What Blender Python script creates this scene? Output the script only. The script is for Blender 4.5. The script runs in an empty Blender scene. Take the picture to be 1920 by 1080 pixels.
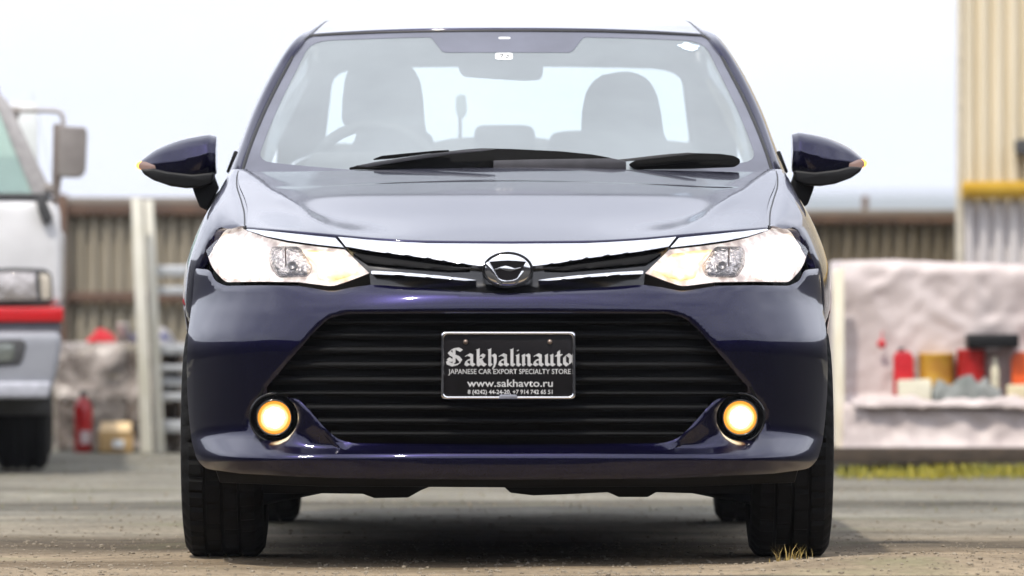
import bpy, bmesh, math, random
import numpy as np
from mathutils import Vector, Matrix, noise
from mathutils.geometry import delaunay_2d_cdt

random.seed(7)
R = math.radians
SC = bpy.context.scene
COL = SC.collection

# ------------------------------------------------------------------ camera
FPX, CX, HY, CAMZ = 11600.0, 951.0, 573.0, 0.65     # focal length in photo pixels, car axis, horizon row, eye height
cam = bpy.data.cameras.new('camera')
cam.sensor_width = 36.0
cam.lens = FPX / 1920.0 * 36.0
cam.shift_x = (960.0 - CX) / 1920.0
cam.shift_y = (HY - 540.0) / 1920.0
cam.clip_start, cam.clip_end = 0.1, 12000.0
cam.dof.use_dof = True
cam.dof.focus_distance = 15.9
cam.dof.aperture_fstop = cam.lens / 54.0
camo = bpy.data.objects.new('camera', cam)
camo.location = (0, 0, CAMZ)
camo.rotation_euler = (R(90), 0, 0)
COL.objects.link(camo)
SC.camera = camo

# ------------------------------------------------------------------ sky, sun, exposure
SUN_EL, SUN_AZ = 60.0, -155.0      # azimuth from +Y towards +X: high, over the camera's left shoulder
world = bpy.data.worlds.new('World')
SC.world = world
world.use_nodes = True
nt = world.node_tree
nt.nodes.clear()
wo = nt.nodes.new('ShaderNodeOutputWorld')
bg = nt.nodes.new('ShaderNodeBackground')
sky = nt.nodes.new('ShaderNodeTexSky')
sky.sky_type = 'NISHITA'
sky.sun_disc = False
sky.sun_elevation = R(SUN_EL)
sky.sun_rotation = R(SUN_AZ)
sky.air_density, sky.dust_density, sky.ozone_density = 1.0, 4.0, 1.5
# thin bright cloud veil
tc = nt.nodes.new('ShaderNodeTexCoord')
mp = nt.nodes.new('ShaderNodeMapping'); mp.inputs['Scale'].default_value = (2.0, 2.0, 5.0)
nz = nt.nodes.new('ShaderNodeTexNoise'); nz.inputs['Scale'].default_value = 1.6; nz.inputs['Detail'].default_value = 6
rp = nt.nodes.new('ShaderNodeValToRGB')
rp.color_ramp.elements[0].position, rp.color_ramp.elements[0].color = 0.36, (0.55, 0.55, 0.55, 1)
rp.color_ramp.elements[1].position, rp.color_ramp.elements[1].color = 0.66, (0.95, 0.95, 0.95, 1)
mx = nt.nodes.new('ShaderNodeMix'); mx.data_type = 'RGBA'
mx.inputs['B'].default_value = (17.9, 18.4, 20.4, 1)
L = nt.links.new
L(tc.outputs['Generated'], mp.inputs['Vector']); L(mp.outputs['Vector'], nz.inputs['Vector'])
L(nz.outputs['Fac'], rp.inputs['Fac']); L(rp.outputs['Color'], mx.inputs['Factor'])
L(sky.outputs['Color'], mx.inputs['A']); L(mx.outputs['Result'], bg.inputs['Color'])
bg.inputs['Strength'].default_value = 0.068
L(bg.outputs['Background'], wo.inputs['Surface'])
sl = bpy.data.lights.new('sun', 'SUN')
sl.energy, sl.angle, sl.color = 2.4, R(2), (1.0, 0.93, 0.82)
so = bpy.data.objects.new('sun', sl)
az, el = R(SUN_AZ), R(SUN_EL)
sdir = Vector((math.sin(az) * math.cos(el), math.cos(az) * math.cos(el), math.sin(el)))
so.rotation_euler = sdir.to_track_quat('Z', 'Y').to_euler()
so.location = (0, 20, 30)
COL.objects.link(so)
SC.view_settings.view_transform = 'Standard'
SC.view_settings.look = 'None'
SC.view_settings.exposure = 0.65
SC.view_settings.gamma = 1.0
SC.view_settings.use_curve_mapping = False
try:
    SC.cycles.max_bounces = 10; SC.cycles.transparent_max_bounces = 16
    SC.cycles.caustics_reflective = False; SC.cycles.caustics_refractive = False
    SC.cycles.sample_clamp_indirect = 4.0
    SC.cycles.use_denoising = True
except Exception:
    pass

# ------------------------------------------------------------------ helpers
def W(px, py, Y):
    """world point at depth Y that the photograph shows at pixel (px, py)"""
    return Vector(((px - CX) * Y / FPX, Y, CAMZ + (HY - py) * Y / FPX))

def tag(o, label=None, cat=None, group=None, kind=None):
    if label: o['label'] = label
    if cat: o['category'] = cat
    if group: o['group'] = group
    if kind: o['kind'] = kind
    return o

def empty(name, loc, label=None, cat=None, group=None):
    o = bpy.data.objects.new(name, None)
    o.location = loc; o.empty_display_size = 0.1
    COL.objects.link(o)
    return tag(o, label, cat, group)

def world_of(o):
    M = Matrix.LocRotScale(o.location, o.rotation_euler, o.scale)
    if o.parent: M = world_of(o.parent) @ o.matrix_parent_inverse @ M
    return M

def link(name, me, mat=None, parent=None):
    o = bpy.data.objects.new(name, me)
    if mat is not None:
        me.materials.clear(); me.materials.append(mat)
    COL.objects.link(o)
    if parent:
        o.parent = parent
        o.matrix_parent_inverse = world_of(parent).inverted()
    return o

def from_bm(name, bm, mat, parent=None, smooth=True, angle=None):
    bmesh.ops.recalc_face_normals(bm, faces=bm.faces) if angle is not None else None
    me = bpy.data.meshes.new(name)
    if smooth:
        for f in bm.faces: f.smooth = True
        if angle is not None:
            for e in bm.edges:
                if len(e.link_faces) == 2 and e.calc_face_angle(0) > R(angle): e.smooth = False
    bm.to_mesh(me); bm.free()
    return link(name, me, mat, parent)

def copy_tree(o, parent=None, dx=(0, 0, 0)):
    c = o.copy(); COL.objects.link(c)
    if parent: c.parent = parent
    else: c.location = Vector(o.location) + Vector(dx)
    for ch in [q for q in list(COL.objects) if q.parent == o]: copy_tree(ch, c)
    return c

def pchip(xs, ys):
    xs = np.array(xs, float); ys = np.array(ys, float)
    h = np.diff(xs); d = np.diff(ys) / h
    m = np.zeros_like(ys); m[0], m[-1] = d[0], d[-1]
    for i in range(1, len(xs) - 1):
        if d[i-1] * d[i] > 0:
            w1, w2 = 2 * h[i] + h[i-1], h[i] + 2 * h[i-1]
            m[i] = (w1 + w2) / (w1 / d[i-1] + w2 / d[i])
    def f(x):
        x = min(max(x, xs[0]), xs[-1])
        i = min(max(int(np.searchsorted(xs, x)) - 1, 0), len(xs) - 2)
        t = (x - xs[i]) / h[i]
        return ((2*t**3 - 3*t**2 + 1) * ys[i] + (t**3 - 2*t**2 + t) * h[i] * m[i]
                + (-2*t**3 + 3*t**2) * ys[i+1] + (t**3 - t**2) * h[i] * m[i+1])
    return f

def sstep(a, b, x):
    t = min(max((x - a) / (b - a), 0.0), 1.0)
    return t * t * (3 - 2 * t)

def crom(pts, n):
    """n samples along a Catmull-Rom curve through pts"""
    P = [Vector(p) for p in pts]
    out = []
    m = len(P) - 1
    for k in range(n):
        t = k / (n - 1) * m
        i = min(int(t), m - 1); t -= i
        p1, p2 = P[i], P[i+1]
        p0 = P[i-1] if i > 0 else p1 * 2 - p2
        p3 = P[i+2] if i + 2 <= m else p2 * 2 - p1
        out.append(0.5 * ((2*p1) + (p2-p0)*t + (2*p0-5*p1+4*p2-p3)*t*t + (3*p1-p0-3*p2+p3)*t**3))
    return out

def grid_bm(rows, bm=None, closed=False):
    bm = bm or bmesh.new()
    V = [[bm.verts.new(p) for p in r] for r in rows]
    n = len(V[0])
    for i in range(len(V) - 1):
        for j in range(n if closed else n - 1):
            a, b, c, d = V[i][j], V[i][(j+1) % n], V[i+1][(j+1) % n], V[i+1][j]
            try: bm.faces.new((a, b, c, d))
            except ValueError: pass
    return bm

def loft(rows, nu, nv):
    """smooth grid through control rows"""
    A = [crom(r, nu) for r in rows]
    cols = [crom([A[i][j] for i in range(len(A))], nv) for j in range(nu)]
    return [[cols[j][i] for j in range(nu)] for i in range(nv)]

def mirror_rows(rows):
    return [[Vector((-p[0], p[1], p[2])) for p in r] for r in rows]

def fillet(pts, r, n=4):
    """round the corners of a closed 2-D polygon"""
    out = []
    m = len(pts)
    for i in range(m):
        p = Vector(pts[i][:2]); a = Vector(pts[i-1][:2]); b = Vector(pts[(i+1) % m][:2])
        rr = pts[i][2] if len(pts[i]) > 2 else r
        da, db = (a - p), (b - p)
        if rr <= 0 or da.length < 1e-6 or db.length < 1e-6:
            out.append(p); continue
        q = min(rr, da.length * .48, db.length * .48)
        s, e = p + da.normalized() * q, p + db.normalized() * q
        for k in range(n + 1):
            t = k / n
            out.append((1-t)**2 * s + 2*t*(1-t) * p + t*t * e)
    return out

def resample(poly, step):
    out = []
    for i in range(len(poly)):
        a, b = Vector(poly[i]), Vector(poly[(i+1) % len(poly)])
        n = max(1, int(round((b - a).length / step)))
        for k in range(n): out.append(a.lerp(b, k / n))
    clean = []
    for p in out:
        if not clean or (p - clean[-1]).length > step * 0.12: clean.append(p)
    if (clean[0] - clean[-1]).length < step * 0.12: clean.pop()
    return clean

def inside(P, poly):
    """vectorised point in polygon"""
    x, y = P[:, 0], P[:, 1]
    c = np.zeros(len(P), bool)
    n = len(poly); j = n - 1
    for i in range(n):
        xi, yi = poly[i]; xj, yj = poly[j]
        cond = (yi > y) != (yj > y)
        with np.errstate(divide='ignore', invalid='ignore'):
            xx = (xj - xi) * (y - yi) / (yj - yi + 1e-30) + xi
        c ^= cond & (x < xx)
        j = i
    return c

def bdist(P, loops):
    d = np.full(len(P), 1e9)
    for poly in loops:
        A = np.array([(p[0], p[1]) for p in poly]); B = np.roll(A, -1, 0)
        for a, b in zip(A, B):
            ab = b - a; l2 = max(ab @ ab, 1e-12)
            t = np.clip(((P - a) @ ab) / l2, 0, 1)
            d = np.minimum(d, np.hypot(*(P - a - t[:, None] * ab).T))
    return d

def lift(name, outline, func, mat, parent, holes=(), step=6.0, roll=0.0, rim=None, flip=False, rollfun=None):
    """a panel: a 2-D outline with holes, triangulated and lifted onto the surface func(u, v, dist_roll)"""
    loops = [resample(outline, step)] + [resample(h, step) for h in holes]
    o = np.array([(p[0], p[1]) for p in loops[0]])
    x0, y0 = o.min(0); x1, y1 = o.max(0)
    gx = np.arange(x0 + step * .5, x1, step); gy = np.arange(y0 + step * .5, y1, step)
    G = np.array([(x, y) for y in gy for x in gx]) if len(gx) and len(gy) else np.zeros((0, 2))
    if len(G):
        m = inside(G, loops[0])
        for h in loops[1:]: m &= ~inside(G, h)
        G = G[m]
    if len(G): G = G[bdist(G, loops) > step * .45]
    verts, edges = [], []
    for lp in loops:
        s = len(verts)
        verts += [Vector((p[0], p[1])) for p in lp]
        edges += [(s + i, s + (i + 1) % len(lp)) for i in range(len(lp))]
    verts += [Vector(g) for g in G]
    rv, re, rf, *_ = delaunay_2d_cdt(verts, edges, [], 0, 1e-7)
    P = np.array([(v.x, v.y) for v in rv])
    C = np.array([P[list(f)].mean(0) for f in rf])
    keep = inside(C, loops[0])
    for h in loops[1:]: keep &= ~inside(C, h)
    d = bdist(P, loops) if roll > 0 else None
    bm = bmesh.new()
    bv = []
    for i, p in enumerate(P):
        dr = 0.0
        if roll > 0 and d[i] < roll:
            q = 1 - d[i] / roll
            dr = roll * (1 - math.sqrt(max(0, 1 - q * q * .98)))
        bv.append(bm.verts.new(func(p[0], p[1], dr)))
    for f, k in zip(rf, keep):
        if k:
            try: bm.faces.new([bv[i] for i in f])
            except ValueError: pass
    bmesh.ops.delete(bm, geom=[v for v in bm.verts if not v.link_faces], context='VERTS')
    if flip: bmesh.ops.reverse_faces(bm, faces=bm.faces)
    if rim is not None:
        rv_ = Vector(rim)
        be = [e for e in bm.edges if len(e.link_faces) == 1]
        mp_ = {}
        def dup(v):
            if v not in mp_:
                mp_[v] = (bm.verts.new(v.co), bm.verts.new(v.co + rv_))
            return mp_[v]
        for e in be:
            l = e.link_loops[0]
            a, b = l.vert, l.link_loop_next.vert
            a0, a1 = dup(a); b0, b1 = dup(b)
            bm.faces.new((b0, a0, a1, b1))
    return from_bm(name, bm, mat, parent)

def slab(name, pts, Y, thick, mat, parent=None, bevel=0.0, tilt=0.0, seg=2, smooth=True):
    """solid with a front outline given in photo pixels at depth Y, its back 'thick' metres behind"""
    bm = bmesh.new()
    P = [W(p[0], p[1], Y) for p in pts]
    zm = min(p.z for p in P)
    P = [Vector((p.x, p.y + (p.z - zm) * tilt, p.z)) for p in P]
    f = bm.faces.new([bm.verts.new(p) for p in P])
    r = bmesh.ops.extrude_face_region(bm, geom=[f])
    bmesh.ops.translate(bm, verts=[g for g in r['geom'] if isinstance(g, bmesh.types.BMVert)], vec=(0, thick, 0))
    bmesh.ops.recalc_face_normals(bm, faces=bm.faces)
    if bevel > 0:
        es = [e for e in bm.edges if e.calc_face_angle(0) > R(25)]
        bmesh.ops.bevel(bm, geom=es, offset=bevel, segments=seg, profile=.5, affect='EDGES', clamp_overlap=True)
    return from_bm(name, bm, mat, parent, smooth, 32)

def add_box(bm, c, s, rot=None, bevel=0.0):
    r = bmesh.ops.create_cube(bm, size=1.0)
    M = Matrix.Translation(c) @ (rot.to_4x4() if rot else Matrix.Identity(4)) @ Matrix.Diagonal((*s, 1))
    bmesh.ops.transform(bm, matrix=M, verts=r['verts'])
    if bevel > 0:
        es = list({e for v in r['verts'] for e in v.link_edges})
        bmesh.ops.bevel(bm, geom=es, offset=bevel, segments=2, profile=.5, affect='EDGES', clamp_overlap=True)

def box(name, c, s, mat, parent=None, bevel=0.004, rotz=0.0, rot=None):
    bm = bmesh.new()
    add_box(bm, Vector(c), s, rot or Matrix.Rotation(rotz, 3, 'Z'), bevel)
    return from_bm(name, bm, mat, parent, True, 30)

def lathe(prof, axis='Z', n=40, c=(0, 0, 0)):
    """prof: (radius, height) pairs, revolved about an axis through c"""
    rows = []
    for k in range(n):
        a = 2 * math.pi * k / n
        r = []
        for (q, h) in prof:
            u, v = q * math.cos(a), q * math.sin(a)
            p = {'Z': (u, v, h), 'X': (h, u, v), 'Y': (u, h, v)}[axis]
            r.append(Vector(p) + Vector(c))
        rows.append(r)
    rows.append(rows[0])
    bm = grid_bm(rows)
    bmesh.ops.remove_doubles(bm, verts=bm.verts, dist=1e-6)
    return bm

def tube(path, rad, n=10, cap=True, bm=None):
    bm = bm or bmesh.new()
    P = [Vector(p) for p in path]
    rr = rad if isinstance(rad, (list, tuple)) else [rad] * len(P)
    rows = []
    for i, p in enumerate(P):
        d = (P[min(i+1, len(P)-1)] - P[max(i-1, 0)]).normalized()
        s = d.cross(Vector((0, 0, 1)) if abs(d.z) < .9 else Vector((0, 1, 0))).normalized()
        t = s.cross(d)
        rows.append([p + (s * math.cos(2*math.pi*k/n) + t * math.sin(2*math.pi*k/n)) * rr[i] for k in range(n)])
    v0 = len(bm.verts)
    grid_bm(rows, bm, closed=True)
    if cap:
        bm.verts.ensure_lookup_table()
        vs = list(bm.verts)[v0:]
        bm.faces.new(vs[:n]); bm.faces.new(vs[-n:])
    return bm

# ------------------------------------------------------------------ materials
def pmat(name, col, rough=.5, metal=0., coat=0., spec=.5, var=.12, scale=30., bump=0., bscale=80., col2=None, emit=None, es=0.,
         rvar=.1, coord='Object', stretch=(1, 1, 1)):
    m = bpy.data.materials.new(name); m.use_nodes = True
    n = m.node_tree; b = n.nodes['Principled BSDF']
    t = n.nodes.new('ShaderNodeTexCoord'); mpn = n.nodes.new('ShaderNodeMapping'); mpn.inputs['Scale'].default_value = stretch
    n.links.new(t.outputs[coord], mpn.inputs['Vector'])
    z = n.nodes.new('ShaderNodeTexNoise'); z.inputs['Scale'].default_value = scale; z.inputs['Detail'].default_value = 5
    n.links.new(mpn.outputs['Vector'], z.inputs['Vector'])
    r = n.nodes.new('ShaderNodeValToRGB')
    c2 = col2 or tuple(min(1, c * (1 + var)) for c in col)
    c1 = col if col2 else tuple(c * (1 - var) for c in col)
    r.color_ramp.elements[0].position, r.color_ramp.elements[0].color = .35, (*c1, 1)
    r.color_ramp.elements[1].position, r.color_ramp.elements[1].color = .65, (*c2, 1)
    n.links.new(z.outputs['Fac'], r.inputs['Fac'])
    n.links.new(r.outputs['Color'], b.inputs['Base Color'])
    mr = n.nodes.new('ShaderNodeMapRange')
    mr.inputs['To Min'].default_value = max(0.02, rough - rvar * rough); mr.inputs['To Max'].default_value = min(1, rough + rvar * rough)
    n.links.new(z.outputs['Fac'], mr.inputs['Value']); n.links.new(mr.outputs['Result'], b.inputs['Roughness'])
    b.inputs['Metallic'].default_value = metal
    b.inputs['Specular IOR Level'].default_value = spec
    b.inputs['Coat Weight'].default_value = coat
    b.inputs['Coat Roughness'].default_value = .03
    if bump > 0:
        z2 = n.nodes.new('ShaderNodeTexNoise'); z2.inputs['Scale'].default_value = bscale; z2.inputs['Detail'].default_value = 6
        n.links.new(mpn.outputs['Vector'], z2.inputs['Vector'])
        bp = n.nodes.new('ShaderNodeBump'); bp.inputs['Strength'].default_value = bump; bp.inputs['Distance'].default_value = .01
        n.links.new(z2.outputs['Fac'], bp.inputs['Height']); n.links.new(bp.outputs['Normal'], b.inputs['Normal'])
    if emit:
        b.inputs['Emission Color'].default_value = (*emit, 1); b.inputs['Emission Strength'].default_value = es
    return m

def paint_mat():
    """navy metallic clear-coated paint; the inner side of a panel is plain grey trim"""
    m = bpy.data.materials.new('navy_car_paint'); m.use_nodes = True
    n = m.node_tree; b = n.nodes['Principled BSDF']; out = n.nodes['Material Output']
    t = n.nodes.new('ShaderNodeTexCoord')
    z = n.nodes.new('ShaderNodeTexNoise'); z.inputs['Scale'].default_value = 900; z.inputs['Detail'].default_value = 1
    n.links.new(t.outputs['Object'], z.inputs['Vector'])
    r = n.nodes.new('ShaderNodeValToRGB')
    r.color_ramp.elements[0].position, r.color_ramp.elements[0].color = .3, (.003, .0024, .019, 1)
    r.color_ramp.elements[1].position, r.color_ramp.elements[1].color = .7, (.006, .0046, .038, 1)
    n.links.new(z.outputs['Fac'], r.inputs['Fac']); n.links.new(r.outputs['Color'], b.inputs['Base Color'])
    b.inputs['Metallic'].default_value = .8
    b.inputs['Specular IOR Level'].default_value = .08
    b.inputs['Roughness'].default_value = .34
    b.inputs['Coat Weight'].default_value = 1.0
    b.inputs['Coat Roughness'].default_value = .05
    b.inputs['Coat IOR'].default_value = 1.5
    d = n.nodes.new('ShaderNodeBsdfDiffuse'); d.inputs['Color'].default_value = (.17, .165, .16, 1)
    g = n.nodes.new('ShaderNodeNewGeometry'); mixs = n.nodes.new('ShaderNodeMixShader')
    n.links.new(g.outputs['Backfacing'], mixs.inputs['Fac'])
    n.links.new(b.outputs['BSDF'], mixs.inputs[1]); n.links.new(d.outputs['BSDF'], mixs.inputs[2])
    n.links.new(mixs.outputs['Shader'], out.inputs['Surface'])
    return m

def glass_mat(name, tint=(1, 1, 1), ior=1.5, dust_wash=.0, dust_washcol=(.8, .8, .78), rough=.01):
    m = bpy.data.materials.new(name); m.use_nodes = True
    n = m.node_tree; n.nodes.clear()
    out = n.nodes.new('ShaderNodeOutputMaterial')
    tr = n.nodes.new('ShaderNodeBsdfTransparent'); tr.inputs['Color'].default_value = (*tint, 1)
    gl = n.nodes.new('ShaderNodeBsdfGlossy'); gl.inputs['Roughness'].default_value = rough
    lw = n.nodes.new('ShaderNodeLayerWeight'); lw.inputs['Blend'].default_value = .5      # facing: 1 - |cos|, the same from both sides of a pane
    pw = n.nodes.new('ShaderNodeMath'); pw.operation = 'POWER'; pw.inputs[1].default_value = 5.0; n.links.new(lw.outputs['Facing'], pw.inputs[0])
    f0 = 2 * ((ior - 1) / (ior + 1)) ** 2
    fr = n.nodes.new('ShaderNodeMapRange'); fr.inputs['To Min'].default_value = f0; fr.inputs['To Max'].default_value = 1.0
    n.links.new(pw.outputs[0], fr.inputs['Value'])
    a = n.nodes.new('ShaderNodeMixShader')
    n.links.new(fr.outputs['Result'], a.inputs['Fac']); n.links.new(tr.outputs['BSDF'], a.inputs[1]); n.links.new(gl.outputs['BSDF'], a.inputs[2])
    last = a
    if dust_wash > 0:  # thin dust plus a painted pale wash standing in for reflected sky
        df = n.nodes.new('ShaderNodeBsdfDiffuse'); df.inputs['Color'].default_value = (*dust_washcol, 1)
        tl = n.nodes.new('ShaderNodeBsdfTranslucent'); tl.inputs['Color'].default_value = (*dust_washcol, 1)
        ds = n.nodes.new('ShaderNodeMixShader'); ds.inputs['Fac'].default_value = .4
        n.links.new(df.outputs['BSDF'], ds.inputs[1]); n.links.new(tl.outputs['BSDF'], ds.inputs[2])
        t = n.nodes.new('ShaderNodeTexCoord'); z = n.nodes.new('ShaderNodeTexNoise')
        z.inputs['Scale'].default_value = 2.2; z.inputs['Detail'].default_value = 5
        n.links.new(t.outputs['Object'], z.inputs['Vector'])
        mr = n.nodes.new('ShaderNodeMapRange'); mr.inputs['From Min'].default_value = .3; mr.inputs['From Max'].default_value = .7
        mr.inputs['To Min'].default_value = dust_wash * .85; mr.inputs['To Max'].default_value = dust_wash * 1.15
        n.links.new(z.outputs['Fac'], mr.inputs['Value'])
        b = n.nodes.new('ShaderNodeMixShader')
        n.links.new(mr.outputs['Result'], b.inputs['Fac']); n.links.new(a.outputs['Shader'], b.inputs[1]); n.links.new(ds.outputs['Shader'], b.inputs[2])
        last = b
    n.links.new(last.outputs['Shader'], out.inputs['Surface'])
    return m

PAINT = paint_mat()
M = {
    'chrome': pmat('chrome_trim', (.83, .83, .84), .09, 1.0, scale=8, var=.03),
    'black': pmat('black_plastic', (.009, .009, .0095), .5, spec=.25, scale=60, bump=.05, bscale=300),
    'wiper_black': pmat('wiper_rubber', (.004, .004, .004), .8, spec=.1),
    'gloss_black': pmat('gloss_black_plastic', (.008, .008, .009), .18, coat=.4, scale=20),
    'slat': pmat('black_grille_plastic', (.007, .007, .0075), .7, spec=.12, scale=60),
    'rubber': pmat('tyre_rubber', (.006, .006, .006), .85, spec=.2, scale=40, bump=.15, bscale=200),
    'seal': pmat('black_window_seal', (.01, .01, .01), .5),
    'frit': pmat('black_glass_band', (.085, .09, .12), .5, spec=.3, coat=1., scale=10),
    'alloy': pmat('alloy_rim', (.5, .5, .52), .3, 1.0),
    'seat': pmat('grey_seat_cloth', (.14, .14, .145), .95, scale=200, bump=.2, bscale=900),
    'trim': pmat('dark_cabin_trim', (.07, .07, .072), .8, scale=60, bump=.1, bscale=400),
    'liner': pmat('pale_headliner', (.45, .44, .42), .95, scale=80),
    'glass': glass_mat('windscreen_glass', (.90, .97, .96), 1.7, .37, (.74, .83, .88)),
    'rear_glass': glass_mat('cabin_glass', (.88, .96, .96), 1.4, .03),
    'lens': glass_mat('clear_lamp_lens', (.97, .97, .97), 1.45),
    'reflector': pmat('lamp_reflector', (.85, .84, .82), .16, 1.0, scale=60, var=.1, bump=.5, bscale=90),
    'lamp_glow': pmat('lit_lamp_housing', (.50, .46, .44), .3, .3, scale=40, var=.1, emit=(1, .88, .80), es=.75),
    'lamp_white': pmat('lit_headlamp', (.9, .9, .9), .3, emit=(1, .93, .80), es=5.0),
    'lamp_pos': pmat('lit_position_lamp', (.9, .8, .6), .3, emit=(1, .83, .48), es=3.2, scale=45),
    'lamp_fog': pmat('lit_fog_lamp', (.9, .8, .6), .3, emit=(1, .84, .50), es=9.0),
    'lamp_fog_edge': pmat('lit_fog_rim', (.9, .5, .2), .3, emit=(1, .36, .03), es=.8),
    'amber': pmat('lit_amber_indicator', (.9, .5, .1), .3, emit=(1, .42, .05), es=2.0),
    'amber_dim': pmat('indicator_lens', (.30, .20, .17), .15, coat=.6),
    'plate_black': pmat('black_plate_face', (.006, .005, .006), .5, spec=.2, scale=20),
    'plate_text': pmat('white_plate_print', (.50, .50, .50), .6, spec=.2, scale=40, var=.08),
    'sticker': pmat('white_sticker', (.8, .82, .82), .6),
    'blue_sticker': pmat('pale_blue_sticker', (.45, .62, .85), .5, scale=120, col2=(.8, .88, .95)),
}
# a lit position lamp is uneven: warm and pale patches
def lamp_mix(m, ca, cb, sa, sb, sc):
    n = m.node_tree; b = n.nodes['Principled BSDF']
    t = n.nodes.new('ShaderNodeTexCoord'); z = n.nodes.new('ShaderNodeTexNoise'); z.inputs['Scale'].default_value = sc
    z.inputs['Detail'].default_value = 2
    n.links.new(t.outputs['Object'], z.inputs['Vector'])
    r = n.nodes.new('ShaderNodeValToRGB')
    r.color_ramp.elements[0].position, r.color_ramp.elements[0].color = .38, (*ca, 1)
    r.color_ramp.elements[1].position, r.color_ramp.elements[1].color = .58, (*cb, 1)
    n.links.new(z.outputs['Fac'], r.inputs['Fac']); n.links.new(r.outputs['Color'], b.inputs['Emission Color'])
    q = n.nodes.new('ShaderNodeMapRange'); q.inputs['From Min'].default_value = .35; q.inputs['From Max'].default_value = .6
    q.inputs['To Min'].default_value = sa; q.inputs['To Max'].default_value = sb
    n.links.new(z.outputs['Fac'], q.inputs['Value']); n.links.new(q.outputs['Result'], b.inputs['Emission Strength'])
def lamp_radial(m, stops, strengths, axes=(1, 0, 1)):
    n = m.node_tree; b = n.nodes['Principled BSDF']
    t = n.nodes.new('ShaderNodeTexCoord'); v = n.nodes.new('ShaderNodeVectorMath'); v.operation = 'SUBTRACT'; v.inputs[1].default_value = (.5, .5, .5)
    n.links.new(t.outputs['Generated'], v.inputs[0])
    w = n.nodes.new('ShaderNodeVectorMath'); w.operation = 'MULTIPLY'; w.inputs[1].default_value = tuple(2.0 * a for a in axes); n.links.new(v.outputs[0], w.inputs[0])
    l = n.nodes.new('ShaderNodeVectorMath'); l.operation = 'LENGTH'; n.links.new(w.outputs[0], l.inputs[0])
    f = n.nodes.new('ShaderNodeTexVoronoi'); f.inputs['Scale'].default_value = 130; n.links.new(t.outputs['Object'], f.inputs['Vector'])
    ad = n.nodes.new('ShaderNodeMath'); ad.operation = 'MULTIPLY_ADD'; ad.inputs[1].default_value = .12; n.links.new(f.outputs['Distance'], ad.inputs[0]); n.links.new(l.outputs['Value'], ad.inputs[2])
    for sock, vals in (('Emission Color', stops), ('Emission Strength', [(p, (s_, s_, s_)) for p, s_ in strengths])):
        r = n.nodes.new('ShaderNodeValToRGB'); cr = r.color_ramp
        cr.elements[0].position, cr.elements[0].color = vals[0][0], (*vals[0][1], 1)
        cr.elements[1].position, cr.elements[1].color = vals[-1][0], (*vals[-1][1], 1)
        for p, c in vals[1:-1]:
            e = cr.elements.new(p); e.color = (*c, 1)
        n.links.new(ad.outputs[0], r.inputs['Fac'])
        if sock == 'Emission Color': n.links.new(r.outputs['Color'], b.inputs[sock])
        else: n.links.new(r.outputs['Color'], b.inputs[sock])
lamp_radial(M['lamp_fog'], [(.0, (1, .90, .66)), (.72, (1, .80, .42)), (.95, (1, .48, .08))], [(.0, 8.0), (.66, 4.5), (.88, 1.5), (1.0, .8)])
lamp_radial(M['lamp_white'], [(.0, (1, .95, .85)), (.6, (1, .92, .78)), (1.0, (1, .84, .70))], [(.0, 4.0), (.5, 2.2), (.85, 1.1), (1.0, .8)])
lamp_mix(M['lamp_glow'], (1, .78, .70), (1, .92, .86), .30, .72, 34)
lamp_mix(M['lamp_pos'], (1, .45, .04), (1, .80, .38), .50, 1.5, 20)

# ================================================================== GROUND, HILLS
def ground_z(x, y):
    z = .012 * noise.noise(Vector((x * .9, y * .35, 0))) + .005 * noise.noise(Vector((x * 4, y * 3, 3)))
    z -= .008
    # low hump of dirt in front of the right-hand tyre and a shallow rut behind it
    z += .050 * math.exp(-((x - 1.02) / .42) ** 2 - ((y - 15.15) / .30) ** 2)
    z += .012 * math.exp(-((x + 1.6) / .9) ** 2 - ((y - 15.2) / .35) ** 2)
    for wx in (-.73, .73):
        for wy in (16.1, 18.7):
            k = math.exp(-((x - wx) / .30) ** 2 - ((y - wy) / .32) ** 2)
            z = z * (1 - k)
    return z
bm = bmesh.new()
xs = sorted(set([-3500, -1500, -600, -250, -100, -50, -25, -14, -9] + list(np.round(np.arange(-6, 6.01, .1), 3)) + [9, 14, 25, 50, 100, 250, 600, 1500, 3500]))
ys = sorted(set([-3500, -1200, -400, -150, -60, -20, 0, 8, 11] + list(np.round(np.arange(12.5, 36, .11), 3)) + [40, 60, 100, 200, 500, 1200, 2400, 3500]))
rows = []
for y in ys:
    rows.append([Vector((x, y, ground_z(x, y) if abs(x) <= 6 and 12.4 < y < 36.1 else 0.0)) for x in xs])
grid_bm(rows, bm)
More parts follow.
